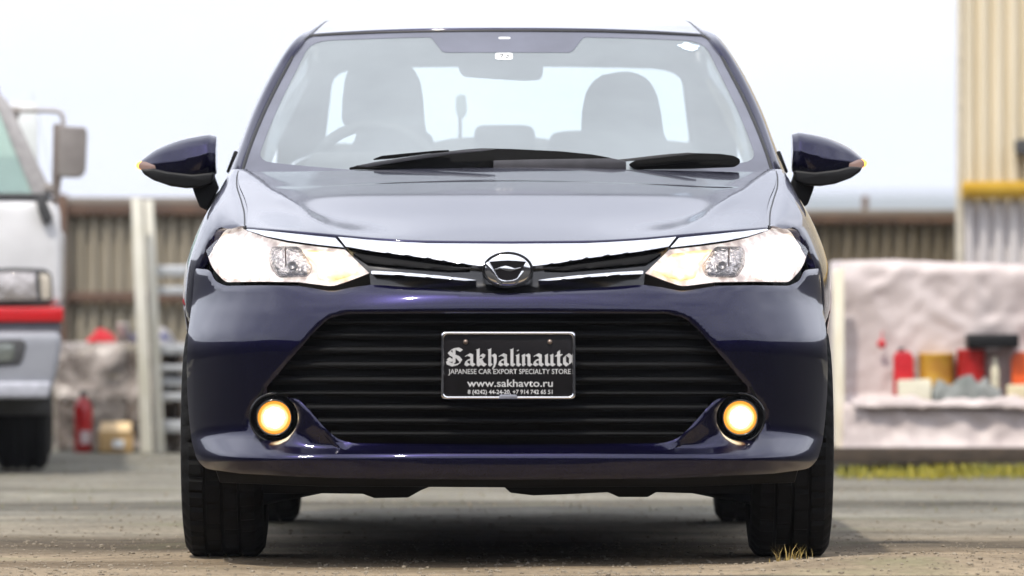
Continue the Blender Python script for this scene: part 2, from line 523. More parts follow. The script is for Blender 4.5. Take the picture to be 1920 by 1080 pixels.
def ground_mat():
    m = bpy.data.materials.new('dry_gravel_yard'); m.use_nodes = True
    n = m.node_tree; b = n.nodes['Principled BSDF']; lk = n.links.new
    g = n.nodes.new('ShaderNodeNewGeometry'); sp = n.nodes.new('ShaderNodeSeparateXYZ'); lk(g.outputs['Position'], sp.inputs['Vector'])
    def nz(scale, det=6, st=(1, 1, 1)):
        mpn = n.nodes.new('ShaderNodeMapping'); mpn.inputs['Scale'].default_value = st
        lk(g.outputs['Position'], mpn.inputs['Vector'])
        z = n.nodes.new('ShaderNodeTexNoise'); z.inputs['Scale'].default_value = scale; z.inputs['Detail'].default_value = det
        z.inputs['Roughness'].default_value = .65
        lk(mpn.outputs['Vector'], z.inputs['Vector']); return z
    def ramp(src, a, b_, ca, cb):
        r = n.nodes.new('ShaderNodeValToRGB')
        r.color_ramp.elements[0].position, r.color_ramp.elements[0].color = a, (*ca, 1)
        r.color_ramp.elements[1].position, r.color_ramp.elements[1].color = b_, (*cb, 1)
        lk(src, r.inputs['Fac']); return r
    def mix(f, a, c, mode='MIX'):
        x = n.nodes.new('ShaderNodeMix'); x.data_type = 'RGBA'; x.blend_type = mode
        if isinstance(f, float): x.inputs['Factor'].default_value = f
        else: lk(f, x.inputs['Factor'])
        lk(a, x.inputs['A']); lk(c, x.inputs['B']); return x.outputs['Result']
    fine = nz(38, 8); mid = nz(3.2, 6, (.55, 1, 1)); wide = nz(.7, 4, (.35, 1, 1))
    tan = ramp(fine.outputs['Fac'], .32, .7, (.20, .158, .108), (.365, .298, .21))
    grey = ramp(fine.outputs['Fac'], .32, .72, (.145, .142, .12), (.33, .32, .275))
    # tan packed dirt close to the camera gives way to grey gravel further in
    wob = n.nodes.new('ShaderNodeMath'); wob.operation = 'MULTIPLY_ADD'; lk(wide.outputs['Fac'], wob.inputs[0]); wob.inputs[1].default_value = 5.0; lk(sp.outputs['Y'], wob.inputs[2])
    mr = n.nodes.new('ShaderNodeMapRange'); mr.inputs['From Min'].default_value = 18.4; mr.inputs['From Max'].default_value = 22.0; lk(wob.outputs[0], mr.inputs['Value'])
    c = mix(mr.outputs['Result'], tan.outputs['Color'], grey.outputs['Color'])
    # darker damp tracks running across the yard
    tr = nz(1.0, 5, (.16, 1.15, 1))
    dk = ramp(tr.outputs['Fac'], .40, .52, (.52, .49, .46), (1, 1, 1))
    c = mix(.85, c, dk.outputs['Color'], 'MULTIPLY')
    sp2 = ramp(mid.outputs['Fac'], .38, .62, (.60, .59, .57), (1.08, 1.07, 1.05))
    c = mix(.8, c, sp2.outputs['Color'], 'MULTIPLY')
    # wheel ruts and damp bands that cross the yard from side to side
    wv = nz(1.3, 5, (.5, .5, 1))
    wy = n.nodes.new('ShaderNodeMath'); wy.operation = 'MULTIPLY_ADD'; lk(wv.outputs['Fac'], wy.inputs[0]); wy.inputs[1].default_value = 1.1; lk(sp.outputs['Y'], wy.inputs[2])
    bmr = n.nodes.new('ShaderNodeMapRange'); bmr.inputs['From Min'].default_value = 14.0; bmr.inputs['From Max'].default_value = 28.0; lk(wy.outputs[0], bmr.inputs['Value'])
    br = n.nodes.new('ShaderNodeValToRGB'); cr = br.color_ramp
    stops = [(.0, 1.0), (.205, 1.0), (.235, .50), (.265, .56), (.295, 1.0), (.44, .95), (.475, .60), (.51, .62), (.55, 1.0), (.66, .85), (.74, .80), (.84, 1.0)]
    cr.elements[0].position, cr.elements[0].color = stops[0][0], (1, 1, 1, 1)
    cr.elements[1].position, cr.elements[1].color = stops[-1][0], (1, 1, 1, 1)
    for p_, v_ in stops[1:-1]:
        e_ = cr.elements.new(p_); e_.color = (v_, v_ * .98, v_ * .95, 1)
    lk(bmr.outputs['Result'], br.inputs['Fac'])
    c = mix(.9, c, br.outputs['Color'], 'MULTIPLY')
    gr = nz(1.7, 5, (.5, 1, 1)); gm = ramp(gr.outputs['Fac'], .56, .68, (0, 0, 0), (.45, .45, .45))
    rgb = n.nodes.new('ShaderNodeRGB'); rgb.outputs[0].default_value = (.17, .18, .095, 1)
    c = mix(gm.outputs['Color'], c, rgb.outputs[0])
    lk(c, b.inputs['Base Color']); b.inputs['Roughness'].default_value = .95; b.inputs['Specular IOR Level'].default_value = .2
    bp = n.nodes.new('ShaderNodeBump'); bp.inputs['Strength'].default_value = .7; bp.inputs['Distance'].default_value = .012
    lk(fine.outputs['Fac'], bp.inputs['Height']); lk(bp.outputs['Normal'], b.inputs['Normal'])
    return m
g = from_bm('ground', bm, ground_mat()); g['kind'] = 'structure'

# unseen dark asphalt added so that the car body mirrors a darker ground
bm = bmesh.new()
rows = []
for i in range(161):
    x = -16 + 32 * i / 160
    ye = 14.55 + 10.9 * min(max(abs(x) - 1.5, 0), 1) + .10 * noise.noise(Vector((x * .8, 0, 0))) + .05 * noise.noise(Vector((x * 3.1, 2, 0)))
    rows.append([Vector((x, -11.9, .006)), Vector((x, 6, .006)), Vector((x, 12.4, .008))] + [Vector((x, 12.4 + (ye - .2 - 12.4) * q_, .022)) for q_ in (.1, .3, .5, .7, .85, 1)] + [Vector((x, ye, -.02))])
rd = from_bm('added_asphalt', grid_bm(rows), pmat('dark_added_asphalt', (.028, .027, .026), .9, spec=.2, scale=60, var=.3, bump=.3, bscale=160))
rd['kind'] = 'structure'
# distant hills beyond the yard, with real depth
rows = []
for j, (dy, hf) in enumerate(((0, 0), (120, .55), (300, 1.0), (520, .8), (700, 0))):
    row = []
    for i in range(81):
        x = -900 + i * 22.5
        y = 2300 + dy
        px = CX + x * FPX / 2600
        h = 2600 / FPX * (HY - (364 + 7 * noise.noise(Vector((x * .012, 1.3, 0))) + 4 * noise.noise(Vector((x * .04, 4.3, 0))) + 22 * sstep(1100, 300, px))) + .65
        row.append(Vector((x, y, h * hf * (1 if j == 2 else .9 + .15 * noise.noise(Vector((x * .02, j, 0)))) - (1 if hf == 0 else 0))))
    rows.append(row)
h = from_bm('hills', grid_bm(rows), pmat('wooded_hillside', (.05, .075, .045), .95, scale=.02, col2=(.10, .11, .07), coord='Object'))
h['kind'] = 'structure'

# ================================================================== THE CAR
car = empty('sedan_car', (0, 17.4, 0), 'navy blue sedan seen head on with headlights and fog lamps lit', 'car')

UMAX = pchip([400, 426, 470, 500, 545, 600, 650, 700, 750, 800, 850, 880, 910], [548, 566, 590, 600, 608, 613, 615, 615, 613, 609, 603, 596, 586])
DC = pchip([440, 453, 470, 485, 500, 533, 541, 550, 560, 575, 590, 620, 800, 829, 836, 850, 857, 870, 890, 905],
           [.155, .13, .097, .072, .05, .036, .028, .008, 0, -.007, -.009, -.007, .015, .03, .026, -.008, -.014, -.013, -.005, .006])
DM = pchip([425, 441, 455, 470, 500, 520, 533, 541, 552, 575, 600, 700, 800, 836, 858, 866, 880, 905],
           [.145, .12, .093, .066, .034, .024, .021, .017, .004, -.014, -.02, -.02, 0, .02, -.02, -.018, -.014, -.003])
DK = pchip([405, 426, 450, 490, 525, 533, 545, 560, 590, 620, 700, 760, 795, 812, 832, 852, 862, 868, 882, 905],
           [.085, .058, .035, .01, 0, -.002, -.008, -.017, -.027, -.028, -.012, .008, .018, .012, -.026, -.066, -.078, -.074, -.066, -.040])
def FD(u, y):
    u = abs(u)
    s = min(u / UMAX(y), .9995)
    A = .75 - .17 * sstep(550, 670, y)
    base = 15.28 + A * (1 - (1 - s ** 3) ** .6)
    w1 = sstep(70, 330, u); w2 = sstep(330, 455, u); w3 = sstep(500, 600, u)
    c = DC(y) * (1 - w1) + DM(y) * w1
    c = c * (1 - w2) + DK(y) * w2
    return base + c * (1 - .35 * w3)
def FP(x, y, dr=0.0, off=0.0):
    Y = FD(x, y)
    Y += off + dr * Y / FPX
    return Vector((x * Y / FPX, Y, CAMZ + (HY - y) * Y / FPX))
def fas(off=0.0):
    return lambda x, y, dr: FP(x, y, dr, off)
def sym(half):
    """mirror a half outline given from the axis outwards and back to the axis (u >= 0)"""
    r = [tuple(p) for p in half]
    l = [(-p[0], *p[1:]) for p in reversed(half) if abs(p[0]) > 1e-6]
    return r + l
def flipx(poly): return [(-p[0], *p[1:]) for p in poly]

# ---- bumper
bump_half = [(0, 551), (60, 548), (150, 541), (230, 535), (256, 534, 3), (292, 539), (327, 546, 8), (350, 543), (391, 536), (460, 535), (528, 536, 6), (548, 527, 8), (557, 506, 8),
             (586, 503, 3), (590, 560), (598, 620), (601, 680), (600, 740), (596, 790), (591, 830), (582, 862, 10), (566, 879, 12), (500, 888), (400, 893), (300, 897), (0, 900)]
grille_half = [(0, 588), (300, 588), (334, 596, 12), (362, 622, 12), (405, 672), (452, 728, 5), (448, 741, 5), (392, 748, 10), (372, 768), (345, 799), (318, 824, 14), (292, 831, 10), (0, 834)]
fogc = (437, 783)
fog_hole = [(fogc[0] + 45 * math.cos(a), fogc[1] + 44 * math.sin(a)) for a in np.linspace(0, 2 * math.pi, 40, endpoint=False)]
lift('front_bumper', fillet(sym(bump_half), 0), fas(), PAINT, car, holes=[fillet(sym(grille_half), 0), fog_hole, flipx(fog_hole)[::-1]],
     step=6.0, roll=6.0, rim=(0, .05, 0), flip=True)

# ---- lower grille: backing, surround and slats
lg = lift('lower_grille', fillet(sym([(p[0] * 1.015, 588 + (p[1] - 588) * 1.0 + (-3 if p[1] < 600 else 3), *p[2:]) for p in grille_half]), 0), fas(.085), M['black'], car, step=12, flip=True)
def half_width(y):
    pts = [(588, 305), (596, 332), (622, 362), (672, 405), (728, 450), (741, 444), (748, 392), (768, 372), (799, 345), (824, 318), (833, 290)]
    for (a, b), (c, d) in zip(pts, pts[1:]):
        if a <= y <= c: return b + (d - b) * (y - a) / (c - a)
    return 290
def slat(yc, hpx):
    rows = []
    w = half_width(yc) + 2
    n = 48
    for i in range(n + 1):
        x = -w + 2 * w * i / n
        Y = 15.28 + (.75 - .17 * sstep(550, 670, yc)) * (1 - (1 - min(abs(x) / UMAX(yc), .99) ** 3) ** .6) + .022
        z = CAMZ + (HY - yc) * Y / FPX; hh = hpx * Y / FPX
        X = x * Y / FPX
        sec = [(.055, .52), (.028, .44), (.008, .30), (.001, .14), (.0, .0), (.003, -.22), (.014, -.40), (.055, -.5)]
        rows.append([Vector((X, Y + a, z + b * hh)) for a, b in sec])
    return from_bm('slat', grid_bm(rows), M['slat'], lg)
for yc, hp in ((604, 13), (629, 17), (657, 17), (685, 17), (713, 17), (738, 12), (765, 16), (790, 15), (814, 13)):
    slat(yc, hp)
# body-coloured lower lip moulding line along the grille foot
lift('bumper_lip', fillet(sym([(0, 837), (290, 835), (322, 829), (345, 806), (349, 810), (326, 836), (296, 846), (0, 849)]), 0), fas(-.006), PAINT, car, step=6, roll=3, rim=(0, .012, 0), flip=True)

# ---- fog lamps
for sx in (1, -1):
    cx = fogc[0] * sx
    Yf = FD(fogc[0], fogc[1])
    c = W(CX + cx, fogc[1], Yf)
    k = Yf / FPX
    f = from_bm('fog_lamp', lathe([(30 * k, .030), (31 * k, .0), (33.5 * k, -.006), (35 * k, .0), (36.5 * k, .022), (40 * k, .024), (43 * k, .004), (46 * k, .0), (47.5 * k, .004), (47.5 * k, .03)], 'Y', 48, c), M['gloss_black'], car)
    lc = c + Vector((0, .008, 0))
    from_bm('bulb', lathe([(0, -.006), (18 * k, -.004), (25.5 * k, .0)], 'Y', 40, lc), M['lamp_fog'], f)
    from_bm('lamp_rim', lathe([(25.5 * k, .0), (30 * k, .003), (31.0 * k, .010)], 'Y', 40, lc), M['lamp_fog_edge'], f)
    # thin bright edges of the recess above the lamp
    lift('recess_edge', fillet([(sx * p[0], p[1]) for p in ((480, 766), (473, 768), (455, 727), (459, 726))], 0)[::(1 if sx > 0 else -1)], fas(-.004), M['gloss_black'], f, step=5, rim=(0, .01, 0), flip=True)

# ---- upper grille
ug_half = [(0, 498), (60, 496), (150, 483), (251, 470), (300, 464), (306, 466), (258, 513), (256, 536), (150, 544), (60, 551), (0, 554)]
ug = lift('upper_grille', fillet(sym(ug_half), 0), fas(.03), M['gloss_black'], car, step=8, flip=True)
def wing(sx):
    o = fillet([(sx * p[0], p[1], 2) for p in ((255, 507.5), (200, 510.5), (130, 516.5), (80, 522), (57, 525.5), (80, 526), (130, 521.5), (200, 516), (255, 513.5))], 0)
    lift('chrome_wing', o if sx > 0 else o[::-1], lambda x, y, dr: FP(x, y, dr, .002 - (y - (506 + (255 - abs(x)) * .078)) * .0010), M['chrome'], ug, step=4, roll=3.5, rim=(0, .03, 0), flip=True)
wing(1); wing(-1)
for sx in (1, -1):
    o = fillet([(sx * p[0], p[1]) for p in ((290, 474), (200, 487), (110, 499), (70, 506), (110, 507), (200, 499), (262, 493))], 0)
    lift('inner_bar', o if sx > 0 else o[::-1], fas(.014), M['slat'], ug, step=6, roll=5, rim=(0, .02, 0), flip=True)

# ---- chrome bar across the nose
cb_half = [(0, 457), (150, 456), (240, 451), (317, 444), (303, 462), (251, 471), (150, 484), (95, 493), (55, 498), (0, 501)]
lift('chrome_bar', fillet(sym(cb_half), 0), fas(-.004), M['chrome'], car, step=5, roll=5, rim=(0, .03, 0), flip=True)

# ---- emblem
ec = (1.0, 506.0); eY = FD(0, 506) - .018
def epx(x, y, off=0.0):
    q = W(CX + x, y, eY); q.y += off
    return q
bm = bmesh.new()
rows = []
for k in range(49):
    a = 2 * math.pi * k / 48
    rows.append([epx(ec[0] + rx * math.cos(a), ec[1] + ry * math.sin(a), o) for rx, ry, o in ((48, 34.5, .03), (48, 34.5, .004), (46.5, 33, .0), (45, 31.5, .002), (44.5, 31, .006))])
em = from_bm('emblem', grid_bm(rows, bm), M['gloss_black'], car)
bm = bmesh.new()
rows = []
for k in range(49):
    a = 2 * math.pi * k / 48
    rows.append([epx(ec[0] + 44.8 * t * math.cos(a), ec[1] + 31.3 * t * math.sin(a), o) for t, o in ((1, .005), (.9, .001), (.6, -.002), (.3, -.004), (.0, -.005))])
bmz = grid_bm(rows, bm); bmesh.ops.remove_doubles(bmz, verts=bmz.verts, dist=1e-6)
from_bm('silver_disc', bmz, M['chrome'], em)
slab('shield_window', fillet([(-35.5, 490.5), (-14, 488.5), (2, 488), (18, 488.5), (35.5, 490.5), (19, 521, 4), (10, 524.5), (0, 525.5), (-9, 524.5), (-17, 521, 4)], 0) and
     [(CX + p[0], p[1]) for p in fillet([(-34, 490.5), (-14, 488.8), (2, 488.2), (18, 488.8), (35.5, 490.5), (19, 521, 4), (10, 524.5), (0, 525.5), (-9, 524.5), (-16, 521, 4)], 0)],
     eY - .0095, .006, M['plate_black'], em, 0)
slab('shield_edge', [(CX + p[0], p[1]) for p in ((-43, 495), (-36, 490.6), (-16.5, 521.5), (-9, 525), (0, 526.3), (10, 525), (18.5, 521.8), (27, 508), (32, 508), (20, 531), (15, 536), (18, 527), (10, 530.5), (0, 531.5), (-9, 530.5), (-13, 529), (-9, 536), (-15, 535))],
     eY - .0125, .010, M['chrome'], em, .0006)
slab('wave_mark', [(CX + p[0], p[1]) for p in ((-26, 506), (-14, 501), (-3, 498.3), (6, 500.5), (14, 503.6), (26, 501), (25.5, 503.6), (13, 506.8), (6, 508.6), (-3, 507), (-12, 504.3), (-25, 507))],
     eY - .0115, .004, M['chrome'], em, .0004)

# ---- headlights
HL = [(304, 468, 3), (360, 462), (411, 455), (450, 446), (488, 433, 2), (495, 428, 2), (514, 423.5), (529, 419), (539, 415, 5), (552, 421, 8), (563, 438, 8), (565, 470), (553, 503, 12), (529, 529, 8), (460, 528), (391, 529), (328, 537, 10), (300, 528), (258, 512, 2)]
HS = [(322, 446), (400, 438), (487, 429), (490, 431), (452, 443), (411, 451), (360, 458), (306, 464)]
for sx in (1, -1):
    q = (lambda P: P) if sx > 0 else (lambda P: flipx(P)[::-1])
    out = fillet(q(HL), 0)
    hl = lift('headlight', out, fas(.055), M['lamp_glow'], car, step=9, rim=None, flip=True)
    lift('lens', out, fas(.0), M['lens'], hl, step=8, roll=4, rim=(0, .05, 0), flip=True)
    lift('lamp_surround', fillet(q(HS), 0), fas(-.003), M['chrome'], hl, step=5, roll=2.5, rim=(0, .02, 0), flip=True)
    lift('low_beam', fillet(q([(458, 460, 14), (500, 444, 12), (546, 432, 12), (553, 480, 12), (532, 523, 10), (462, 523, 12)]), 6), fas(.040), M['lamp_white'], hl, step=8, roll=8, flip=True)
    lift('position_lamp', fillet(q([(310, 476, 4), (352, 470), (386, 468, 5), (362, 492), (352, 522, 5), (326, 527, 6), (300, 520), (272, 508, 3)]), 3), fas(.036), M['lamp_pos'], hl, step=6, roll=5, flip=True)
    # unlit projector bowl between the two lit lamps, with its bulb shade
    bowl = lift('high_beam', fillet(q([(446, 470, 10), (440, 462, 6), (390, 462, 8), (364, 500, 6), (372, 519, 8), (430, 521, 8), (446, 498, 8)]), 4), fas(.028),
                pmat('unlit_reflector_bowl', (.30, .27, .26), .2, 1.0, scale=110, col2=(.75, .70, .68), bump=.9, bscale=120), hl, step=4, roll=14, flip=False)
    bowl.data.flip_normals() if False else None
    Yb = FD(403, 497) + .016; cb = W(CX + sx * 403, 497, Yb); k = Yb / FPX
    from_bm('bulb_shade', lathe([(8.5 * k, .02), (8.5 * k, .0), (7 * k, -.002), (5.5 * k, .0), (5 * k, .004), (0, .004)], 'Y', 24, cb), pmat('grey_bulb_shade', (.35, .33, .33), .35, .8), bowl)
    Yd = FD(405, 492) + .018
    from_bm('divider', tube([W(CX + sx * 416, 464, Yd), W(CX + sx * 415, 500, Yd)], .0018, 6), M['amber_dim'], bowl)

# ---- hood
ZC = pchip([15.38, 15.42, 15.75, 16.0, 16.2, 16.42, 16.62], [.803, .813, .885, .939, .9796, 1.0225, 1.056])
XS = pchip([15.6, 15.70, 15.88, 16.05, 16.3, 16.45, 16.62], [.660, .6645, .6735, .6885, .711, .716, .714])
XCR = pchip([15.4, 15.5, 15.8, 16.05, 16.3, 16.5], [.40, .432, .515, .585, .655, .70])
def hood_z(x, Y):
    x = abs(x)
    z = ZC(Y) - .064 * x * x
    d = XCR(Y) - x                     # > 0 inside the two creases: the centre panel lies a little lower
    dep = .008 * sstep(15.40, 15.75, Y)
    if d > 0: z -= dep * (1 - math.exp(-d / .06)) * 1.0
    z += dep * .9
    # raised centre field whose rear corners turn round sharply before the cowl
    e = max(sstep(16.17, 16.215, Y), sstep(-.02, .025, x - (.585 - .25 * max(0, 16.0 - Y)))) if Y > 15.9 else sstep(-.02, .025, x - (.585 - .25 * (16.0 - Y)))
    z -= .0022 * e * sstep(15.7, 16.0, Y)
    return z
nx, ny = 121, 70
rows = []
uf = 489.0
for j in range(ny):
    t = j / (ny - 1)
    row = []
    for i in range(nx):
        v = -1 + 2 * i / (nx - 1)
        # front edge in the photograph, then back along lines of constant v
        u0 = abs(v) * uf
        y0 = pchip([0, 150, 240, 320, 420, 489], [454.5, 453, 448.5, 441.5, 433, 426.5])(u0)
        Yf = FD(u0, y0); xf = math.copysign(u0 * Yf / FPX, v)
        Yr = 16.43 + .11 * abs(v) ** 3
        Y = Yf + (Yr - Yf) * t
        x = (abs(v) * XS(Y) * (1 - (1 - t) ** 2) + abs(xf) * (1 - t) ** 2) * (1 if v >= 0 else -1)
        z = hood_z(x, Y)
        zf = CAMZ + (HY - y0) * Yf / FPX
        z += (zf - hood_z(xf, Yf)) * math.exp(-((Y - Yf) / .16) ** 1.5)
        if t > .97: z -= .010 * ((t - .97) / .03) ** 2
        row.append(Vector((x, Y, z)))
    rows.append(row)
first = [Vector((p.x, p.y + .002, p.z - .006)) for p in rows[0]]
first2 = [Vector((p.x, p.y + .03, p.z - .010)) for p in rows[0]]
hrows = [first2, first] + rows + [[Vector((p.x, p.y + .012, p.z - .03)) for p in rows[-1]]]
from_bm('hood', grid_bm(hrows), PAINT, car)

for sx in (1, -1):
    from_bm('shut_line_shade', tube([Vector((sx * (XS(Y) + .0015), Y, hood_z(XS(Y), Y) - .0045)) for Y in np.linspace(15.69, 16.52, 30)], .0035, 6), M['seal'], bpy.data.objects['hood'])  # black tube laid in the hood gap to stand for its shade
# ---- front fenders
SZ = pchip([.2, .25, .32, .42, .55, .66, .74, .80, .85, .905, .95, 1.01, 1.04], [.780, .795, .815, .830, .843, .848, .842, .826, .806, .780, .763, .745, .738])
TP = pchip([15.6, 15.7, 15.8, 15.9, 16.0, 16.1, 16.2, 17.9, 18.6, 19.2, 19.65], [.160, .120, .067, .034, .013, .003, 0, 0, .008, .035, .085])
def side_x(Y, Z): return SZ(Z) - TP(Y)
def fender_pt(Y, w):
    if w <= 0:
        Z = .80 + w
        return Vector((side_x(Y, Z), Y, Z))
    xs_ = XS(min(Y, 16.6)) + .0055 + .012 * sstep(16.5, 16.9, Y); zs_ = hood_z(XS(min(Y, 16.55)), min(Y, 16.55)) - .002 + .008 * sstep(16.5, 16.9, Y)
    zs_ = max(zs_, .852)
    zm = .80 + (zs_ - .80) * .55
    xe = side_x(Y, zs_ - .035)
    pts = [(side_x(Y, .76), .76), (side_x(Y, .80), .80), (side_x(Y, zm), zm), (xs_ + .80 * (xe - xs_), zs_ - .016), (xs_ + .42 * (xe - xs_), zs_ - .001), (xs_, zs_)]
    t = 1 + min(w / .20, 1) * 4
    i = min(int(t), 4); t -= i
    P = [Vector((p[0], p[1])) for p in pts]
    p0, p1, p2 = P[i-1], P[i], P[i+1]; p3 = P[i+2] if i + 2 < 6 else p2 * 2 - p1
    q = .5 * ((2*p1) + (p2-p0)*t + (2*p0-5*p1+4*p2-p3)*t*t + (3*p1-p0-3*p2+p3)*t**3)
    return Vector((q.x, Y, q.y))
AR = .338
def arch(cy, a0, a1, n=22, z0=.305):
    return [(cy + AR * math.cos(a), z0 + AR * math.sin(a) - .80) for a in np.linspace(a0, a1, n)]
fo = [(15.70, .20), (15.705, .15), (15.735, .11), (15.78, .08), (15.81, .045), (15.835, .0), (15.85, -.045), (15.87, -.07)]
fo += arch(16.1, R(132), R(-12), 26)
fo += [(16.46, -.56), (16.93, -.56), (16.965, -.30), (16.97, 0), (16.90, .10), (16.84, .20)]
def fender(sx):
    def f(Y, w, dr):
        p = fender_pt(Y, w); p.x -= dr * .7
        return Vector((p.x * sx, p.y, p.z))
    o = fo if sx > 0 else fo
    lift('front_fender', [Vector(p) for p in o], f, PAINT, car, step=.018, roll=.006, rim=(-sx * .02, 0, 0), flip=(sx < 0))
fender(1); fender(-1)

# ---- doors and rear quarters
def side_panel(name, outline, sx, parent=car, mat=PAINT, off=0.0, step=.03):
    def f(Y, Z, dr): return Vector((sx * (side_x(Y, Z) + off - dr * .7), Y, Z))
    return lift(name, [Vector(p) for p in outline], f, mat, parent, step=step, roll=.008, rim=(-sx * .03, 0, 0), flip=(sx < 0))
for sx in (1, -1):
    d = side_panel('front_door', [(16.975, .25), (17.93, .25), (17.95, .6), (17.95, 1.015), (16.86, 1.015), (16.975, .80)], sx)
    b = bmesh.new(); add_box(b, (sx * (side_x(17.8, .88) + .018), 17.78, .885), (.02, .16, .022), None, .008); from_bm('handle', b, M['chrome'], d, True, 30)
    ra = [(18.7 + AR * math.cos(a), .305 + AR * math.sin(a)) for a in np.linspace(R(190), R(118), 14)]
    d = side_panel('rear_door', [(17.957, .25), (18.30, .25)] + [p for p in ra] + [(18.66, .78), (18.82, 1.015), (17.957, 1.015)], sx)
    b = bmesh.new(); add_box(b, (sx * (side_x(18.55, .88) + .018), 18.56, .885), (.02, .16, .022), None, .008); from_bm('handle', b, M['chrome'], d, True, 30)
    rb = [(18.7 + AR * math.cos(a), .305 + AR * math.sin(a)) for a in np.linspace(R(112), R(-10), 22)]
    side_panel('rear_quarter_panel', [(18.67, .78)] + rb + [(19.05, .24), (19.62, .30), (19.66, .7), (19.62, 1.0), (19.3, 1.04), (18.83, 1.035)], sx)
    b = bmesh.new(); add_box(b, (sx * .775, 17.4, .215), (.05, 1.9, .07), None, .012); from_bm('sill', b, PAINT, car, True, 30)

# ---- windscreen
def ws_pt(t, v, inset=0.0):
    """t 0 (cowl) .. 1 (roof), v -1 .. 1"""
    a = abs(v)
    ue = pchip([0, .14, .42, .78, .93, 1], [499, 485, 457, 412, 388, 369])(t)
    ye = pchip([0, .14, .42, .78, .93, 1], [330, 285, 215, 126, 84, 68])(t)
    Ye = pchip([0, 1], [16.62, 17.24])(t)
    yc = 345 + (58.5 - 345) * t; Yc = 16.43 + .70 * t
    Y = Yc + (Ye - Yc) * a ** 2.2; y = yc + (ye - yc) * a ** 2.4
    p = W(CX + v * ue, y, Y)
    p.y += inset; return p
n1, n2 = 45, 61
rows = [[ws_pt(i / (n1 - 1), -1 + 2 * j / (n2 - 1)) for j in range(n2)] for i in range(n1)]
ws = from_bm('windshield', grid_bm(rows), M['glass'], car)
# printed border of the glass, its black greyed to carry the sky wash, with the deeper panel behind the mirror
def ws_in(u, v, dr): return ws_pt(v, u) + Vector((0, -.0012, .0005))
def rr(a, b, c, d, r): return fillet([(a, b, r), (c, b, r), (c, d, r), (a, d, r)], r)
bo = [Vector(p) for p in rr(-.997, .0, .997, .997, .01)]
inn = fillet([(-.955, .09, .06), (-.5, .07, .05), (0, .07, .05), (.5, .07, .05), (.955, .09, .06), (.95, .955, .08), (.375, .962, .02), (.30, .86, .02), (-.30, .86, .02), (-.375, .962, .02), (-.95, .955, .08)], .03)
lift('black_border', bo, ws_in, M['frit'], ws, holes=[inn], step=.03)
# window seal
seal = [ws_pt(t, -1.0) for t in np.linspace(0, .985, 30)] + [ws_pt(1.0, v) for v in np.linspace(-.985, .985, 40)] + [ws_pt(t, 1.0) for t in np.linspace(.985, 0, 30)]
from_bm('window_seal', tube(seal, .0055, 8), M['seal'], ws)
def ws_patch(name, u0, u1, v0, v1, mat, parent=ws, off=.012):
    lift(name, [Vector(p) for p in rr(u0, v0, u1, v1, .012)], lambda a, b, d: ws_pt(b, a) + Vector((0, off, 0)), mat, parent, step=.02)
ws_patch('inspection_sticker', -.055, .025, .815, .858, M['sticker'], off=-.002)
lines = [((-.035, .848), (-.018, .848)), ((-.018, .848), (-.03, .826)), ((-.008, .826), (.012, .834)), ((-.005, .838), (.01, .846))]
bm = bmesh.new()
for a, b in lines:
    tube([ws_pt(a[1], a[0]) + Vector((0, -.004, 0)), ws_pt(b[1], b[0]) + Vector((0, -.004, 0))], .0012, 5, True, bm)
from_bm('sticker_print', bm, M['trim'], ws)
ws_patch('camera_window', -.048, .015, .90, .935, M['trim'], off=.002)
ws_patch('printed_mark', -.042, .015, .950, .962, M['sticker'], off=-.002)
lift('toll_sticker', [Vector((.87 + .048 * math.cos(a) * (1 + .18 * math.sin(5 * a)), .912 + .026 * math.sin(a) * (1 + .2 * math.cos(4 * a)))) for a in np.linspace(0, 2 * math.pi, 40, endpoint=False)],
     lambda a, b, d: ws_pt(b, a) + Vector((0, -.002, 0)), M['blue_sticker'], ws, step=.012)

# ---- roof, pillars and roof rails
inner = [W(CX + 501, 330, 16.625), W(CX + 487, 285, 16.71), W(CX + 459, 214, 16.89), W(CX + 414, 125, 17.10), W(CX + 372, 67, 17.25), Vector((.517, 17.65, 1.459)), Vector((.515, 18.2, 1.452)), Vector((.530, 18.66, 1.395))]
outer = [W(CX + 523, 325, 16.74), W(CX + 501, 270, 16.83), W(CX + 477, 207, 16.97), W(CX + 440, 133, 17.13), W(CX + 399, 72, 17.32), Vector((.575, 17.75, 1.420)), Vector((.573, 18.2, 1.408)), Vector((.585, 18.68, 1.350))]
midp = []
for i, (a, b) in enumerate(zip(inner, outer)):
    m_ = a.lerp(b, .5); m_.x += .004; m_.z += .006; m_.y -= .012 if i < 5 else 0
    midp.append(m_)
ni = 60
I, Mi, O = crom(inner, ni), crom(midp, ni), crom(outer, ni)
inn2 = [p + Vector((0, .012, -.012)) for p in I]
out2 = [p + Vector((-.02, .02, -.012)) for p in O]
rail = [[inn2[k]] + crom([I[k], Mi[k], O[k]], 7) + [out2[k]] for k in range(ni)]
for sx in (1, -1):
    rws = rail if sx > 0 else mirror_rows(rail)
    b = grid_bm(rws)
    if sx < 0: bmesh.ops.reverse_faces(b, faces=b.faces)
    from_bm('roof_pillar', b, PAINT, car)
RI = crom(inner[4:], 30)
rows = []
for k in range(30):
    e = RI[k] + Vector((-.006, 0, .002))
    row = []
    for j in range(41):
        v = -1 + 2 * j / 40
        Yc = 17.135 + (18.62 - 17.135) * k / 29
        zc = pchip([17.13, 17.25, 17.45, 17.7, 18.0, 18.35, 18.62], [1.4145, 1.4315, 1.4555, 1.472, 1.470, 1.446, 1.404])(Yc)
        a = abs(v)
        row.append(Vector((e.x * v, Yc + (e.y - Yc) * a ** 2.2, zc + (e.z - zc) * a ** 2.6)))
    rows.append(row)
rows = [[p + Vector((0, .012, -.014)) for p in rows[0]]] + rows
roof = from_bm('roof', grid_bm(rows), PAINT, car)
